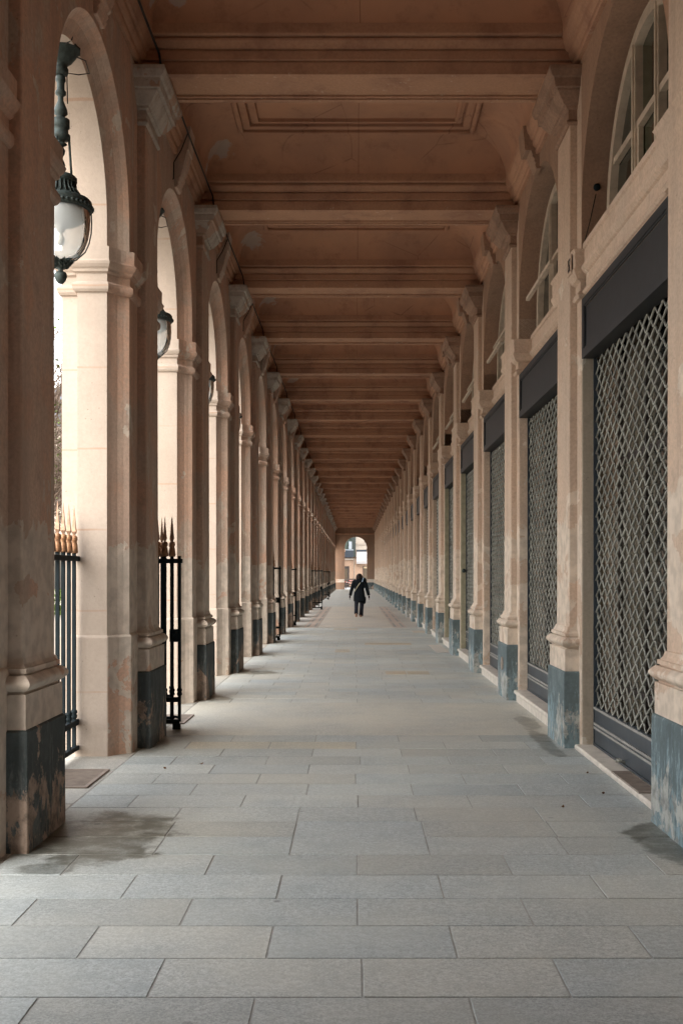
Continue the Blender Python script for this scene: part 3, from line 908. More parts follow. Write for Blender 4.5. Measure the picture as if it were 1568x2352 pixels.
def build_coffer():
    mb = MB(); x0, x1, h = XL + .15, XR - .15, B / 2 - .39
    r = .40; z0 = 6.60
    prof = [(0, 6.56)] + [(r * (1 - math.cos(R(90) * k / 10)), z0 + r * math.sin(R(90) * k / 10)) for k in range(11)]
    prof += [(r + .04, z0 + r), (r + .042, z0 + r + .012), (r + .052, z0 + r + .012), (r + .055, z0 + r - .03), (r + .085, z0 + r - .038), (r + .11, z0 + r - .03), (r + .112, z0 + r + .012), (r + .122, z0 + r + .012), (r + .125, z0 + r), (r + .20, z0 + r + .005), (r + .205, z0 + r + .055), (r + .225, z0 + r + .055), (r + .23, z0 + r + .03), (r + .27, z0 + r + .035), (r + .275, z0 + r + .015), (r + .31, z0 + r + .015), (r + .315, z0 + r + .055)]
    rows_ = []
    for d, z in prof:
        rows_.append([(x0 + d, -h + d, z), (x1 - d, -h + d, z), (x1 - d, h - d, z), (x0 + d, h - d, z)])
    # split corners so that the cove shades smoothly but the mitres stay crisp
    for k in range(4):
        a = [[r_[k], r_[(k + 1) % 4]] for r_ in rows_]
        mb.grid(a[:12], False, 0, True, flip=True); mb.grid(a[11:], False, 0, False, flip=True)
    mb.face(rows_[-1][::-1])
    return mb.mesh('ceiling_coffer', M['ceiling_paint'])
cof_me = build_coffer()
for i in range(NP):
    tag(bevel(ob('ceiling_beam', beam_me, None, (0, PY(i), 0)), .004), f"{ORD[i]} terracotta cross beam under the ceiling counting from the camera", 'ceiling beam', 'cross beams of the ceiling')
    tag(ob('ceiling_coffer', cof_me, None, (0, BY(i), 0)), f"{ORD[i]} coved ceiling coffer between the cross beams counting from the camera", 'ceiling coffer', 'coved coffers of the ceiling')

# ------------------------------------------------------------------ cable clipped along the left side of the ceiling
pts = []; pale = MB(); cb = MB()
for i in range(0, 20):
    y = PY(i); x = -1.70
    pts += [(-1.83, y - 1.9, 6.45), (-1.82, y - 1.2, 6.44), (-1.815, y - .6, 6.43), (-1.80, y - .345, 6.40), (-1.78, y - .32, 6.24), (-1.765, y - .28, 6.212), (-1.755, y, 6.208), (-1.75, y + .27, 6.212), (-1.76, y + .33, 6.25), (-1.80, y + .40, 6.42), (-1.83, y + .8, 6.46)]
cb.tube(pts, .011, 6)
c_o = tag(ob('cable', cb.mesh('cable', M['cable']), None), 'black cable clipped along the left side of the ceiling from beam to beam', 'cable')

# ------------------------------------------------------------------ hanging lanterns in the left arches
def build_lantern():
    L = {}
    z0 = 5.69
    m = MB()
    m.lathe([(.0, .02), (.15, .02), (.15, 0), (.13, -.01), (.115, -.04), (.08, -.09), (.055, -.10), (.05, -.13), (.06, -.15), (.055, -.18), (.04, -.195)], (0, 0, z0), 24, lobes=12, amp=.03)
    L['canopy'] = m.mesh('canopy', M['bronze'])
    m = MB()
    m.lathe([(.02, 0), (.035, -.01), (.04, -.04), (.03, -.06), (.03, -.12), (.042, -.13), (.042, -.15), (.022, -.165), (.022, -.20), (.05, -.27), (.055, -.30), (.03, -.325),
             (.03, -.34), (.07, -.35), (.07, -.41), (.06, -.42), (.06, -.46), (.075, -.47), (.075, -.50), (.03, -.515), (.03, -.53), (.05, -.54), (.02, -.56), (.035, -.59), (.03, -.62), (.0, -.66)], (0, 0, z0 - .19), 14)
    L['stem'] = m.mesh('stem', M['bronze'])
    m = MB()
    for k in range(3):
        a = 2 * PI * k / 3 + .3
        m.tube([(.062 * math.cos(a), .062 * math.sin(a), z0 - .66), (.085 * math.cos(a), .085 * math.sin(a), z0 - 1.02)], .010, 6)
    L['rod'] = m.mesh('rod', M['bronze'])
    m = MB()
    m.lathe([(.0, .40), (.02, .39), (.035, .35), (.025, .31), (.04, .29), (.05, .275), (.11, .26), (.125, .245), (.125, .215), (.105, .20), (.105, .19), (.12, .13), (.15, .105), (.155, .10), (.225, .075), (.238, .06), (.243, .03), (.243, .0), (.23, -.015), (.215, -.01), (.2, .06), (.1, .1)], (0, 0, z0 - 1.24), 32)
    for k in range(24):
        a = 2 * PI * k / 24
        m.tube([(.112 * math.cos(a), .112 * math.sin(a), z0 - 1.035), (.118 * math.cos(a), .118 * math.sin(a), z0 - 1.08), (.158 * math.cos(a), .158 * math.sin(a), z0 - 1.138)], .008, 4)
    for k in range(40):
        a = 2 * PI * k / 40
        m.lathe([(0, .014), (.012, .006), (.014, 0), (.012, -.006), (0, -.014)], (.243 * math.cos(a), .243 * math.sin(a), z0 - 1.225), 6)
    L['crown'] = m.mesh('crown', M['bronze'])
    m = MB()
    m.grid([[(r * math.cos(2 * PI * k / 32), r * math.sin(2 * PI * k / 32), z0 - 1.25 + z) for k in range(32)] for r, z in
            ((.222, 0), (.226, -.06), (.222, -.14), (.208, -.22), (.182, -.29), (.14, -.35), (.09, -.385), (.03, -.40))], True, 0, True)
    L['globe'] = m.mesh('globe', M['glass'])
    m = MB()
    m.lathe([(.2, .0), (.205, -.02), (.19, -.07), (.12, -.115), (.04, -.135), (.03, -.17), (.0, -.17)], (0, 0, z0 - 1.245), 28)
    L['reflector'] = m.mesh('reflector', M['frosted'])
    m = MB(); m.lathe([(.012, 0), (.014, -.02), (.03, -.05), (.033, -.075), (.022, -.1), (0, -.11)], (0, 0, z0 - 1.415), 14)
    L['bulb'] = m.mesh('bulb', M['bulb'])
    m = MB()
    for k in range(12):
        a = 2 * PI * k / 12; c, s_ = math.cos(a), math.sin(a)
        q = Vector((-s_, c, 0))
        for (r0, z0_, r1, z1_, w0) in ((.03, -.40, .115, -.365, .03), (.025, -.42, .085, -.395, .025)):
            p0 = Vector((r0 * c, r0 * s_, z0 - 1.27 + z0_)); p1 = Vector((r1 * c, r1 * s_, z0 - 1.27 + z1_)); pm = (p0 + p1) / 2 + Vector((0, 0, -.012))
            m.face([p0, pm - q * w0, p1, pm + q * w0]); m.face([p0 + Vector((0, 0, -.008)), pm + q * w0 + Vector((0, 0, -.008)), p1, pm - q * w0 + Vector((0, 0, -.008))])
    m.lathe([(.0, .0), (.06, -.01), (.055, -.03), (.02, -.05), (.018, -.075), (.035, -.075), (.046, -.09), (.048, -.115), (.038, -.145), (.02, -.165), (0, -.17)], (0, 0, z0 - 1.655), 14, lobes=7, amp=.05)
    L['pinecone_finial'] = m.mesh('pinecone_finial', M['bronze'])
    m = MB()
    for k in range(3):
        a = 2 * PI * k / 3 + .3
        m.tube([(r * math.cos(a), r * math.sin(a), z0 - 1.25 + z) for r, z in ((.232, 0), (.236, -.08), (.232, -.16), (.216, -.24), (.186, -.31), (.12, -.375), (.05, -.405))], .006, 5)
    L['strut'] = m.mesh('strut', M['bronze'])
    m = MB(); m.tube([(.10, .05, z0 - .02), (.17, .1, z0 - .03), (.19, .14, z0 - .11), (.12, .08, z0 - .15), (.04, .03, z0 - .16), (.045, .03, z0 - .4)], .005, 5)
    L['wire'] = m.mesh('wire', M['cable'])
    return L
LAN = build_lantern()
for i in range(6):
    lab = (["nearest bronze lantern with a clear glass globe, hanging in the first left arch", "second bronze lantern, half hidden behind the second left pier",
            "third lantern from the camera hanging in the left arches, only a sliver showing"] + [f"{ORD[k]} bronze lantern hanging in the left arches" for k in (3, 4, 5)])[i]
    t = thing('hanging_lantern', lab, 'lantern', (XL - .285, BY(i), 0), R(12 * i), 'lanterns in the left arches')
    for k, me in LAN.items(): ob(k, me, t)
    # power wire from the cable down round the arch
    wv = MB()
    y = BY(i)
    pw = [(XL + .18, y - .30, 6.45), (XL + .10, y - .26, 6.28), (XL + .015, y - .24, 6.15), (XL + .012, y - .24, 5.97), (XL - .06, y - .22, 5.94), (XL - .125, y - .2, 5.85), (XL - .15, y - .18, 5.69), (XL - .25, y - .08, 5.685)]
    wv.tube(pw, .007, 5)
    tag(ob('lantern_wire', wv.mesh('lantern_wire', M['cable'])), f"thin black wire round the {ORD[i].replace('nearest', 'first')} left arch feeding the lantern", 'wire', 'lantern wires')

# ------------------------------------------------------------------ gilded railings
def spear_meshes():
    m = MB()
    m.lathe([(.0, 0), (.031, .0), (.034, .02), (.028, .075), (.02, .10), (.026, .105), (.03, .125), (.026, .145), (.018, .15), (0, .155)], n=12, lobes=6, amp=.06)
    t_ = m.mesh('tassel', M['gilding'])
    m = MB()
    for (r0, z0, r1, z1) in ((.012, .15, .026, .19), (.026, .19, .0015, .42)):
        pass
    rws = [[(r * math.cos(PI / 4 + PI / 2 * k), r * math.sin(PI / 4 + PI / 2 * k), z) for k in range(4)] for r, z in ((.012, .15), (.014, .165), (.028, .19), (.019, .24), (.0015, .42))]
    m.grid(rws, True, 0, False, True)
    return t_, m.mesh('spearhead', M['spear_metal'])
tas_me, spr_me = spear_meshes()
def railing(name, label, cat, loc, rz, length, step, top=1.755, low=.28, lock=False, group=None, stile=.018):
    """panel in its own x direction from 0 to length"""
    t = thing(name, label, cat, loc, rz, group)
    n = max(2, int(round(length / step)) + 1)
    bar = MB(); bar.box(-.015, .015, -.015, .015, .08, top - .045)
    bar.box(-.015, .015, -.015, .015, top + .0005, top + .03)
    bar.lathe([(.015, .0), (.026, .012), (.028, .03), (.02, .045), (.028, .055), (.026, .075), (.015, .085)], (0, 0, low + .06), 10)
    bm_ = bar.mesh('bar', M['iron'])
    r = MB(); r.box(-.03, length + .03, -.024, .024, top - .045, top)
    rail_o = ob('top_rail', r.mesh('top_rail', M['iron']), t, bev=.004)
    r = MB(); r.box(0, length, -.022, .022, low, low + .05); r.box(0, length, -.022, .022, .06, .10)
    ob('bottom_rail', r.mesh('bottom_rail', M['iron']), t, bev=.004)
    for k in range(n):
        x = length * k / (n - 1)
        b = ob('bar', bm_, t, (x, 0, 0))
        if not (lock and k == n - 1):
            ob('tassel', tas_me, b, (0, 0, top + .025)); ob('spearhead', spr_me, b, (0, 0, top + .02))
    if lock:
        m = MB(); m.box(length - .10, length + .012, -.03, .03, .90, 1.03)
        m.box(length - .075, length - .045, -.055, -.03, .95, .985)
        ob('lock_box', m.mesh('lock_box', M['iron']), t, bev=.006)
        m = MB(); m.box(length - .07, length + .01, -.025, .025, .0, .06); m.tube([(length - .08, 0, .09), (length - .05, -.01, .13), (length, 0, .12)], .014, 6)
        ob('floor_bolt', m.mesh('floor_bolt', M['iron']), t)
    return t
railing('railing', 'black iron railing with gilded tassels and spearheads in the first left arch', 'railing', (-2.43, BY(0) - .98, 0), R(90), 2.24, .172)
railing('gate_leaf', 'nearest open gate leaf with lock box, standing beyond the second left pier', 'gate', (-2.40, PY(1) + .80, 0), 0, .60, .075, lock=True, group='open gate leaves on the left')
railing('gate_leaf', 'folded gate leaf just behind the nearest open leaf with lock box', 'gate', (-2.42, PY(1) + .99, 0), R(5), .50, .1, group='open gate leaves on the left')
for k, (i, ln, lab) in enumerate(((5, .60, 'second open gate leaf along the left side, far down the gallery'), (7, .58, 'third open gate leaf along the left side, beyond the seventh pier'),
                   (11, .95, 'wide open gate leaf jutting into the walkway in the left distance'), (16, .8, 'open gate leaf in the far left distance, last but one of the row'), (18, .7, 'farthest open gate leaf, last of the left row'))):
    railing('gate_leaf', lab, 'gate', (-2.40, PY(i) + .80, 0), 0, ln, .15, lock=True, group='open gate leaves on the left')

# ------------------------------------------------------------------ end wall with its arch
def build_end():
    mb = MB(); r, cz, z0 = 1.14, 4.28, 0.0; cx = .13; top = 7.08
    path = arch_path(r, cz, z0)
    mb.grid([[(cx + y, 0, z) for y, z in path], [(cx + y, .6, z) for y, z in path]], False, 0, True)
    p = path[1:-1]
    for yy, fl in ((0, False), (.6, True)):
        for a, b in zip(p, p[1:]):
            q = [(cx + a[0], yy, a[1]), (cx + b[0], yy, b[1]), (cx + b[0], yy, top), (cx + a[0], yy, top)]
            mb.face(q[::-1] if fl else q)
        for x0, x1 in ((-2.6, cx - r), (cx + r, 2.6)):
            q = [(x0, yy, 0), (x1, yy, 0), (x1, yy, top), (x0, yy, top)]
            mb.face(q[::-1] if fl else q)
    return mb.mesh('wall', M['end_paint'])
t = thing('end_wall', 'terracotta end wall of the gallery pierced by one round arch', 'wall', (0, ENDY, 0))
ob('wall', build_end(), t)
m = MB(); m.prism([(0, 5.66), (-.04, 5.66), (-.06, 5.70), (-.06, 5.76), (0, 5.76)], -2.0, 2.05, 'x'); m.prism([(0, 6.40), (-.12, 6.48), (-.3, 6.6), (-.3, 6.7), (0, 6.7)], -2.0, 2.05, 'x')
ob('cornice', m.mesh('cornice', M['beam_paint']), t)
for x0, x1 in ((-1.98, -1.03), (1.29, 2.02)):
    m = MB(); m.box(x0, x1, -.05, 0, 0, .72); ob('plinth', m.mesh('plinth', M['plinth'] if x0 > 0 else M['end_paint']), t)
    m = MB(); m.box(x0, x1 , -.035, 0, .72, .95); m.box(x0, x1, -.055, 0, .95, 1.05); ob('base', m.mesh('base', M['pier_paint']), t)
for x0, x1 in ((-1.05, -.96), (1.22, 1.31)):
    m = MB(); m.box(x0, x1, -.05, .6, 3.88, 4.18); m.box(x0 - .02, x1 + .02, -.07, .62, 4.1, 4.181); ob('impost', m.mesh('impost', M['pier_paint']), t)

# ------------------------------------------------------------------ street beyond the arch
YF = 130.0
K = .00452
def fx(p): return (p - 589) * K
def fz(p): return 1.6 + (1649 - p) * K
t = thing('street_building', 'pale peach street building seen through the end arch', 'building', (0, YF, 0))
m = MB(); m.box(-14, 14, 0, 6, -.06, fz(820)); ob('ground_wall', m.mesh('ground_wall', M['facade_peach']), t)
m = MB(); m.box(fx(622), 14, -.05, 6, fz(1000), fz(830)); m.box(fx(622), 14, .1, 6, fz(830), 16); ob('upper_wall', m.mesh('upper_wall', M['facade']), t)
m = MB(); m.box(fx(622), 14, -.22, 0, fz(862), fz(835)); m.box(fx(660), 14, -.15, .2, fz(830), fz(815)); m.box(-14, fx(560), -.25, 0, fz(1275), fz(1235)); ob('ledge', m.mesh('ledge', M['facade']), t)
m = MB(); m.box(fx(-300), fx(515), -.02, 5, fz(1000), 16); ob('rear_wall', m.mesh('rear_wall', M['green_grey']), t)
m = MB(); m.box(fx(510), fx(620), -.4, 5, fz(1190), 14); ob('dark_pillar', m.mesh('dark_pillar', plain('pillar_green', (.035, .045, .042), .6, .3)), t)
for x0, x1 in ((280, 445), (812, 1020)):
    f = MB(); f.box(fx(x0), fx(x1), -.06, .0, -.05, fz(1445)); d = ob('door_frame', f.mesh('door_frame', M['dark_frame']), t)
    f = MB(); f.box(fx(x0 + 20), fx(x1 - 42), -.075, -.0605, .5, fz(1510)); ob('pane', f.mesh('pane', plain('warm_glass', (.11, .085, .06), .2, .5)), d)
    if x0 > 500:
        f = MB(); f.box(fx(x0 + 22), fx(x1), -.075, -.0605, fz(1505), fz(1455)); ob('fanlight', f.mesh('fanlight', plain('fanlight_glass', (.5, .38, .24), .3, .4)), d)
m = MB(); m.tube([(fx(582), -.12, 0), (fx(582), -.12, fz(1330)), (fx(582), -.12, fz(1215))], .045, 8); ob('drainpipe', m.mesh('drainpipe', M['facade']), t)
m = MB(); m.box(fx(855), fx(905), .05, .12, fz(800), fz(700)); ob('window', m.mesh('window', M['dark_glass']), t)
m = MB(); m.box(fx(640), fx(940), -.10, 0, fz(1060), fz(1003)); ob('shop_fascia', m.mesh('shop_fascia', M['blue_dark']), t)
t = thing('awning', 'white shop awning on the street building beyond the end arch', 'awning', (0, YF - .1, 0))
m = MB(); m.prism([(0, fz(1060)), (-.9, fz(1320)), (-.9, fz(1380)), (-.88, fz(1380)), (-.88, fz(1318)), (0, fz(1055))], fx(638), fx(990), 'x')
ob('canopy', m.mesh('canopy', M['white_cloth']), t)
m = MB()
for p in (1142, 1222, 1298):
    q = (p - 1060) / 260; y = -.9 * q - .012; m.box(fx(640), fx(990), y - .012, y + .02, fz(p) - .012, fz(p) + .014)
ob('seam', m.mesh('seam', plain('seam_grey', (.42, .38, .40), .8, .2)), t)
t = thing('planter_box', 'dark blue planter box on the ledge over the far left doorway', 'planter', (0, YF - .3, 0))
m = MB(); m.box(fx(300), fx(552), -.2, .25, fz(1212), fz(1020)); ob('box', m.mesh('box', M['blue_dark']), t, bev=.03)
m = MB(); m.box(fx(300), fx(560), -.24, .27, fz(1020), fz(995)); ob('rim', m.mesh('rim', M['zinc']), t)
t = thing('hanging_sign', 'grey vertical sign with white marks above the dark blue planter box', 'sign', (0, YF - .35, 0))
m = MB(); m.box(fx(432), fx(516), -.05, .03, fz(985), fz(782)); ob('board', m.mesh('board', M['zinc']), t)
m = MB()
for k in range(8):
    z = fz(800 + k * 23); x = fx(474)
    if k % 2: m.box(x - .035, x + .035, -.058, -.0505, z - .028, z - .014); m.box(x - .035, x - .02, -.058, -.0505, z - .0139, z + .02)
    else: m.box(x - .035, x - .02, -.058, -.0505, z - .03, z + .02); m.box(x + .015, x + .03, -.058, -.0505, z - .03, z + .02); m.box(x - .02, x + .015, -.058, -.0505, z - .01, z)
ob('lettering', m.mesh('lettering', M['tape_white']), t)
m = MB(); m.tube([(fx(410), 0, fz(985)), (fx(385), 0, fz(950)), (fx(400), 0, fz(900)), (fx(430), 0, fz(860)), (fx(420), 0, fz(780)), (fx(400), 0, fz(740)), (fx(430), 0, fz(700)), (fx(500), 0, fz(740))], .03, 6)
ob('bracket', m.mesh('bracket', M['iron']), t)
# barrier of horizontal boards with tape
YB = 114.0; KB = K * YB / YF
def bx_(p): return (p - 589) * KB
def bz_(p): return 1.6 + (1649 - p) * KB
t = thing('board_barrier', 'low barrier of weathered grey boards just beyond the end arch', 'barrier', (0, YB, 0))
for p0, p1 in ((1780, 1812), (1848, 1874), (1922, 1950), (1985, 2015)):
    m = MB(); m.box(bx_(330), bx_(1000), -.02, .02, bz_(p1), bz_(p0)); ob('board', m.mesh('board', M['board']), t)
for p in (345, 620, 940):
    m = MB(); m.box(bx_(p), bx_(p + 18), .0205, .08, 0, bz_(1785)); ob('post', m.mesh('post', M['board']), t)
m = MB(); n = 10
for k in range(n):
    a, b = k / n, (k + 1) / n
    def P(u): return (bx_(330) + (bx_(660) - bx_(330)) * u, -.06, bz_(1868) + (bz_(1955) - bz_(1868)) * u)
    p, q = P(a), P(b)
    m.face([p, q, (q[0], q[1], q[2] + .065), (p[0], p[1], p[2] + .065)], k % 2)
    m.face([(q[0], q[1] + .004, q[2]), (p[0], p[1] + .004, p[2]), (p[0], p[1] + .004, p[2] + .065), (q[0], q[1] + .004, q[2] + .065)], k % 2)
for k in range(8):
    x0 = bx_(440) + k * .075
    m.box(x0, x0 + .075, -.03, -.022, bz_(1842), bz_(1818), k % 2)
tag(ob('barrier_tape', m.mesh('barrier_tape', [M['tape_red'], M['tape_white']]), None, (0, YB, 0)), 'red and white barrier tape strung across the grey boards beyond the end arch', 'barrier tape')

# ------------------------------------------------------------------ garden: end wing and trees
t = thing('garden_wing', 'long palace wing with slate roof and chimneys closing the garden on the left', 'building', (0, 112.5, 0))
m = MB(); m.box(-95, -2.75, 0, 10, -.05, 17); ob('wall', m.mesh('wall', M['facade']), t)
m = MB(); m.prism([(0, 17.0), (1.8, 21.5), (8, 22.5), (10, 17)], -95, -2.75, 'x'); rf = ob('roof', m.mesh('roof', M['slate']), t)
m = MB(); m.box(-95, -2.75, -.35, 0, 16.6, 17.1); m.box(-95, -2.75, -.2, 0, 7.2, 7.6); ob('cornice', m.mesh('cornice', M['facade']), t)
wm_ = MB(); wm_.box(-.6, .6, -.04, .1, 0, 2.3)
win_me = wm_.mesh('window', M['dark_glass'])
am = MB(); am.prism([(y, z) for y, z in arch_path(1.0, 4.6, 0, 10)], -.03, .1, 'y'); opening_me = am.mesh('arch_opening', M['dark_glass'])
for k in range(22):
    x = -5 - k * 3.7
    ob('arch_opening', opening_me, t, (x, 0, 0))
    for z in (8.6, 12.6): ob('window', win_me, t, (x, 0, z))
for k in range(9):
    x = -6 - k * 9.5
    m = MB(); m.box(x - 1.2, x + 1.2, 3.2, 4.0, 21, 24.2); c = ob('chimney', m.mesh('chimney', M['facade']), rf)
    m = MB()
    for q in range(6): m.lathe([(.14, 0), (.12, .7), (.15, .75)], (x - 1 + q * .4, 3.6, 24.2), 8)
    ob('chimney_pots', m.mesh('chimney_pots', M['pot']), c)

def build_tree(seed):
    rnd = random.Random(seed)
    wood = MB(); leaves = MB(); trunk = MB()
    trunk.tube([(0, 0, -.1), (.02, 0, 1), (.03, .02, 2.2), (.0, .04, 3.2)], [.2, .16, .14, .12], 8)
    def leaf(p):
        d = Vector((rnd.uniform(-1, 1), rnd.uniform(-1, 1), rnd.uniform(-1, 1))).normalized() * .07
        e = d.cross(Vector((rnd.uniform(-1, 1), .3, 1))).normalized() * .045
        leaves.face([p - d, p + e, p + d, p - e])
    def grow(p, d, ln, r, depth):
        pts = [p]; rr = [r]; q = p
        for k in range(3):
            d = (d + Vector((rnd.uniform(-.28, .28), rnd.uniform(-.28, .28), rnd.uniform(-.12, .22)))).normalized()
            q = q + d * ln / 3
            pts.append(q); rr.append(r * (1 - .22 * (k + 1)))
            if depth > 0:
                for _ in range(2 if depth > 1 else rnd.choice((1, 2))):
                    nd = (d + Vector((rnd.uniform(-1, 1), rnd.uniform(-1, 1), rnd.uniform(-.5, .9))) * .9).normalized()
                    grow(q, nd, ln * rnd.uniform(.45, .68), r * .5, depth - 1)
        wood.tube(pts, rr, 4 if depth < 2 else 6)
        if depth == 0 and rnd.random() < .07:
            for _ in range(4): leaf(q + Vector((rnd.uniform(-.12, .12), rnd.uniform(-.12, .12), rnd.uniform(-.12, .12))))
    for z, n in ((2.6, 3), (3.2, 5)):
        for k in range(n):
            a = 2 * PI * k / n + rnd.uniform(-.4, .4) + z
            grow(Vector((0, .03, z)), Vector((math.cos(a) * .55, math.sin(a) * .55, .8)).normalized(), rnd.uniform(2.2, 3.0), .07, 3)
    return trunk.mesh('trunk', M['bark']), wood.mesh('branches', M['bark']), leaves.mesh('leaves', M['leaf'])
trees = [build_tree(s_) for s_ in (3, 8)]
n = 0
for row, (x, ys) in enumerate(((-9.0, (14.5, 20, 25.5, 31, 36.5, 42, 47.5, 53, 58.5)), (-14.5, (20, 27, 34, 41, 48, 55, 62, 69)))):
    for k, y in enumerate(ys):
        me = trees[(n + row) % 2]
        t = thing('lime_tree', f"bare clipped lime tree, {ORD[k].replace('nearest', 'first')} along the {'near' if row == 0 else 'far'} garden row beyond the left arches", 'tree', (x + random.uniform(-.3, .3), y, -.05), random.uniform(0, 6.28), 'bare garden trees')
        for nm, mm in zip(('trunk', 'crown', 'leaves'), me):
            if nm == 'leaves': ob(nm, mm, cr)
            else: cr = ob(nm, mm, t)
        n += 1
m = MB(); rnd = random.Random(5)
for k in range(5000):
    p = Vector((rnd.uniform(-.6, .6), rnd.uniform(-20, 20), rnd.uniform(0, 1.0)))
    d = Vector((rnd.uniform(-1, 1), rnd.uniform(-1, 1), rnd.uniform(-1, 1))).normalized() * .09; e = d.cross(Vector((.3, rnd.uniform(-1, 1), 1))).normalized() * .06
    m.face([p - d, p + e, p + d, p - e])
tag(ob('hedge', m.mesh('hedge', M['leaf']), None, (-11.8, 46, -.05)), 'low green hedge between the two rows of bare garden trees', 'hedge')

# ------------------------------------------------------------------ the walker
def build_person():
    t = thing('person', 'person in a black hooded coat and dark trousers walking away down the gallery', 'person', (.178, 39.7, 0))
    # body: one skinned skeleton (head, neck, trunk, legs, arms)
    V = [(0, 0, .90), (0, 0, 1.08), (0, .01, 1.25), (0, .01, 1.36), (0, .0, 1.41), (0, .015, 1.47), (0, .02, 1.555),
         (-.09, 0, .86), (-.11, -.02, .50), (-.115, -.16, .17), (-.115, -.17, .10), (.09, 0, .86), (.095, .05, .48), (.06, .03, .09), (.06, .13, .04),
         (-.17, 0, 1.335), (-.245, .0, 1.08), (-.315, .02, .86), (.17, 0, 1.335), (.255, .0, 1.08), (.335, -.02, .87), (-.12, -.10, .06)]
    E = [(0, 1), (1, 2), (2, 3), (3, 4), (4, 5), (5, 6), (0, 7), (7, 8), (8, 9), (9, 10), (0, 11), (11, 12), (12, 13), (13, 14), (3, 15), (15, 16), (16, 17), (3, 18), (18, 19), (19, 20), (10, 21)]
    RAD = [.12, .11, .12, .09, .055, .075, .085, .08, .055, .04, .035, .08, .055, .04, .03, .05, .042, .03, .05, .042, .03, .03]
    me = bpy.data.meshes.new('body'); me.from_pydata(V, E, []); me.materials.append(M['skin'])
    b = ob('body', me, t)
    md = b.modifiers.new('skin', 'SKIN')
    me.skin_vertices[0].data[0].use_root = True
    for k, r in enumerate(RAD): me.skin_vertices[0].data[k].radius = (r, r)
    md = b.modifiers.new('sub', 'SUBSURF'); md.levels = 1; md.render_levels = 2
    def rings(lst, n=24, cx=0):
        m_ = MB(); rws = []
        for (x, y, z, rx, ry) in lst:
            rws.append([(x + rx * math.cos(2 * PI * k / n), y + ry * math.sin(2 * PI * k / n), z) for k in range(n)])
        m_.grid(rws, True, 0, True, True); return m_
    # coat: torso, sleeves and hood grown into one garment
    c = MB()
    rws = []
    for (x, y, z, rx, ry, ph) in ((.01, -.02, .585, .225, .15, 0), (.01, -.01, .60, .228, .155, 0), (.0, 0, .75, .215, .15, 0), (0, 0, .90, .195, .145, 0), (0, 0, .985, .182, .135, 0), (0, 0, 1.0, .176, .13, 0), (0, 0, 1.10, .19, .14, 0), (0, 0, 1.22, .215, .15, 0), (0, .0, 1.29, .22, .145, 0), (0, .0, 1.345, .19, .125, 0), (0, .005, 1.385, .13, .105, 0), (0, .01, 1.42, .085, .085, 0)):
        rw = []
        for k in range(28):
            a = 2 * PI * k / 28
            dz = 0
            if z < .61: dz = -.10 * max(0, math.cos(a - .9)) ** 2 + .015 * math.cos(5 * a)
            rw.append((x + rx * math.cos(a) * (1 + .02 * math.sin(6 * a) * (z < .9)), y + ry * math.sin(a), z + dz))
        rws.append(rw)
    c.grid(rws, True, 0, True, True)
    for sx, elbow, wrist in ((-1, (-.268, -.01, 1.06), (-.335, .03, .80)), (1, (.275, .0, 1.06), (.345, -.02, .80))):
        c.tube([(sx * .12, 0, 1.33), (sx * .185, 0, 1.30), (sx * .225, 0, 1.20), elbow, ((elbow[0] + wrist[0]) / 2 + sx * .005, (elbow[1] + wrist[1]) / 2, .93), wrist], [.07, .085, .082, .072, .064, .058], 14)
    ob('coat', c.mesh('coat', M['coat']), t)
    h = MB()
    rws = []
    for (x, y, z, rx, ry) in ((.02, -.04, 1.25, .10, .06), (.02, -.06, 1.29, .155, .10), (.03, -.06, 1.345, .18, .12), (.03, -.04, 1.395, .165, .12), (.02, -.01, 1.43, .125, .10), (.01, .0, 1.44, .08, .08)):
        rws.append([(x + rx * math.cos(2 * PI * k / 20), y + ry * math.sin(2 * PI * k / 20), z + .025 * math.cos(2 * PI * k / 20) * (z > 1.3)) for k in range(20)])
    h.grid(rws, True, 0, True, True)
    ob('hood', h.mesh('hood', M['coat']), t)
    hr = MB(); rws = []
    for (z, rx, ry, y) in ((1.37, .09, .08, .0), (1.385, .115, .10, -.005), (1.43, .122, .115, .0), (1.49, .122, .122, .01), (1.54, .112, .118, .012), (1.58, .082, .09, .015), (1.602, .045, .05, .015), (1.608, .008, .008, .015)):
        rws.append([(rx * math.cos(2 * PI * k / 22) * (1 + .035 * math.sin(7 * k)), y + ry * math.sin(2 * PI * k / 22) * (1 + .03 * math.cos(5 * k)), z + .006 * math.sin(4 * k)) for k in range(22)])
    hr.grid(rws, True, 0, True, True); ob('hair', hr.mesh('hair', M['hair']), t)
    tr = MB()
    tr.tube([(-.09, 0, .75), (-.10, .0, .62), (-.112, -.03, .48), (-.115, -.11, .28), (-.118, -.175, .13)], [.09, .088, .075, .072, .074], 16)
    tr.tube([(.075, 0, .75), (.08, .01, .62), (.09, .045, .46), (.075, .04, .25), (.06, .02, .045)], [.09, .09, .077, .075, .08], 16)
    ob('trousers', tr.mesh('trousers', M['trousers']), t)
    # rear shoe, heel lifted: its sole faces the camera
    def shoe(mat4):
        u = MB(); so = MB()
        prof = [(-.12, .030), (-.09, .040), (-.03, .036), (.04, .046), (.09, .040), (.125, .016)]
        lo = [(w_, y) for y, w_ in prof] + [(-w_, y) for y, w_ in prof[::-1]]
        rws = []
        for z, k in ((.022, 1.0), (.045, .98), (.075, .82)):
            rws.append([tuple(mat4 @ Vector((x * k, y * (.97 if z > .05 else 1) - (.02 if z > .07 else 0), z))) for x, y in lo])
        u.grid(rws, True, 0, True, True)
        rws = [[tuple(mat4 @ Vector((x * 1.04, y * 1.02, z))) for x, y in lo] for z in (0, .0215)]
        so.grid(rws, True, 0, False, True)
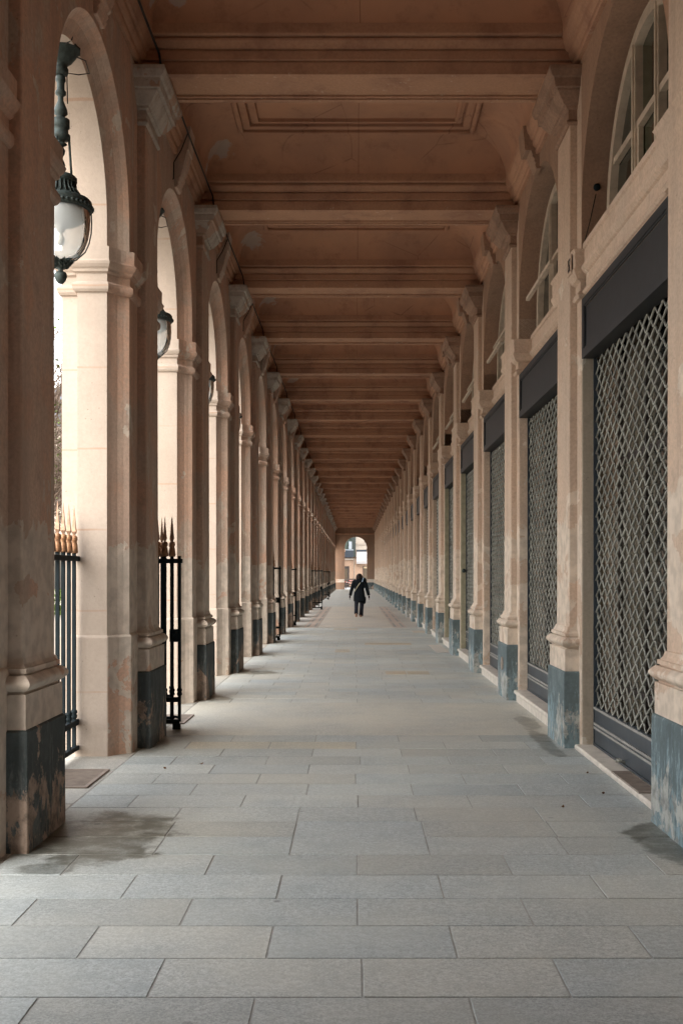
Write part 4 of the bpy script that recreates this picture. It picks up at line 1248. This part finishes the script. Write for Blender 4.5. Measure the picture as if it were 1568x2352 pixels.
        o = ob('shoe', u.mesh('shoe', M['shoe']), t); ob('sole', so.mesh('sole', M['sole']), o)
    shoe(Matrix.Translation((-.118, -.135, .105)) @ Matrix.Rotation(R(-68), 4, 'X') @ Matrix.Rotation(R(-6), 4, 'Y'))
    shoe(Matrix.Translation((.055, .05, .002)) @ Matrix.Rotation(R(-6), 4, 'Z'))
    # gloved hands, five bent fingers each
    for sx, wr in ((-1, Vector((-.338, .032, .80))), (1, Vector((.349, -.02, .80)))):
        hv = [wr, wr + Vector((sx * .012, .004, -.035)), wr + Vector((sx * .018, .01, -.085))]
        he = [(0, 1), (1, 2)]; hr_ = [.026, .030, .030]
        for k, (dy, ln) in enumerate(((-.028, .062), (-.010, .07), (.010, .066), (.028, .052))):
            b0 = len(hv)
            p = hv[2] + Vector((0, dy, -.01))
            hv += [p, p + Vector((sx * .004, .0, -ln * .5)), p + Vector((-sx * .012, .004, -ln))]
            he += [(2, b0), (b0, b0 + 1), (b0 + 1, b0 + 2)]; hr_ += [.010, .009, .008]
        b0 = len(hv); p = hv[1] + Vector((-sx * .012, .03, -.012))
        hv += [p, p + Vector((-sx * .008, .014, -.03)), p + Vector((-sx * .012, .012, -.055))]
        he += [(1, b0), (b0, b0 + 1), (b0 + 1, b0 + 2)]; hr_ += [.012, .010, .009]
        me = bpy.data.meshes.new('glove'); me.from_pydata([tuple(v) for v in hv], he, []); me.materials.append(M['glove'])
        o = ob('glove', me, t); o.modifiers.new('skin', 'SKIN'); me.skin_vertices[0].data[0].use_root = True
        for k, r in enumerate(hr_): me.skin_vertices[0].data[k].radius = (r, r)
        q = o.modifiers.new('sub', 'SUBSURF'); q.levels = 1; q.render_levels = 1
    m_ = MB()
    def ribbon(pts, wd, off):
        for a, b_ in zip(pts, pts[1:]):
            a, b_ = Vector(a), Vector(b_)
            d = (b_ - a).normalized(); s_ = d.cross(Vector((0, 1, 0))).normalized() * wd / 2; th = Vector((0, -.008, 0))
            q = [a - s_, b_ - s_, b_ + s_, a + s_]
            m_.face([p + th for p in q]); m_.face([p for p in q][::-1])
    ribbon([(.03, -.165, 1.275), (-.06, -.168, 1.15), (-.14, -.12, 1.02), (-.175, -.10, .95)], .024, 0)
    ob('strap', m_.mesh('strap', M['strap']), t)
    m_ = MB(); ribbon([(.145, -.15, 1.455), (.125, -.172, 1.38), (.10, -.185, 1.30)], .03, 0); ob('ribbon', m_.mesh('ribbon', M['ribbon']), t)
    bg_ = MB(); bg_.lathe([(0, -.12), (.06, -.11), (.085, -.04), (.08, .04), (.05, .10), (0, .12)], (.175, -.03, 1.345), 14)
    ob('shoulder_bag', bg_.mesh('shoulder_bag', M['coat']), t)
    m_ = MB(); m_.lathe([(0, -.09), (.05, -.085), (.06, 0), (.05, .08), (0, .085)], (.19, .06, .66), 12); ob('side_bag', m_.mesh('side_bag', M['coat']), t)
build_person()

# ------------------------------------------------------------------ fallen leaves on the paving
rnd = random.Random(4)
for k, (x, y, lab) in enumerate(((1.86, 8.55, 'small brown fallen leaf on the paving by the vent grille of the nearest doorstep'),
                                 (1.80, 7.75, 'curled dry leaf on the paving near the nearest right plinth'),
                                 (1.42, 7.30, 'tiny dry leaf lying out on a grey slab in front of the nearest shutter'),
                                 (-1.55, 8.75, 'dry twig-like leaf on the paving close to the rusty floor grate'),
                                 (-1.28, 8.95, 'brown leaf lying on a pale slab beyond the near damp stain'))):
    m = MB(); n = 8; L_ = rnd.uniform(.016, .026)
    top = [(L_ * math.cos(2 * PI * q / n), .55 * L_ * math.sin(2 * PI * q / n) * (1 - .3 * math.cos(2 * PI * q / n)), .008 + .010 * abs(math.cos(2 * PI * q / n)) * rnd.uniform(.5, 1.2)) for q in range(n)]
    for q in range(n): m.face([(0, 0, .004), top[q], top[(q + 1) % n]]); m.face([(0, 0, .002), top[(q + 1) % n], top[q]])
    m.tube([(L_, 0, .01), (L_ * 1.6, .004, .006)], .0015, 4)
    tag(ob('fallen_leaf', m.mesh('fallen_leaf', M['dry_leaf']), None, (x, y, .002), rnd.uniform(0, 6)), lab, 'leaf', 'fallen leaves')
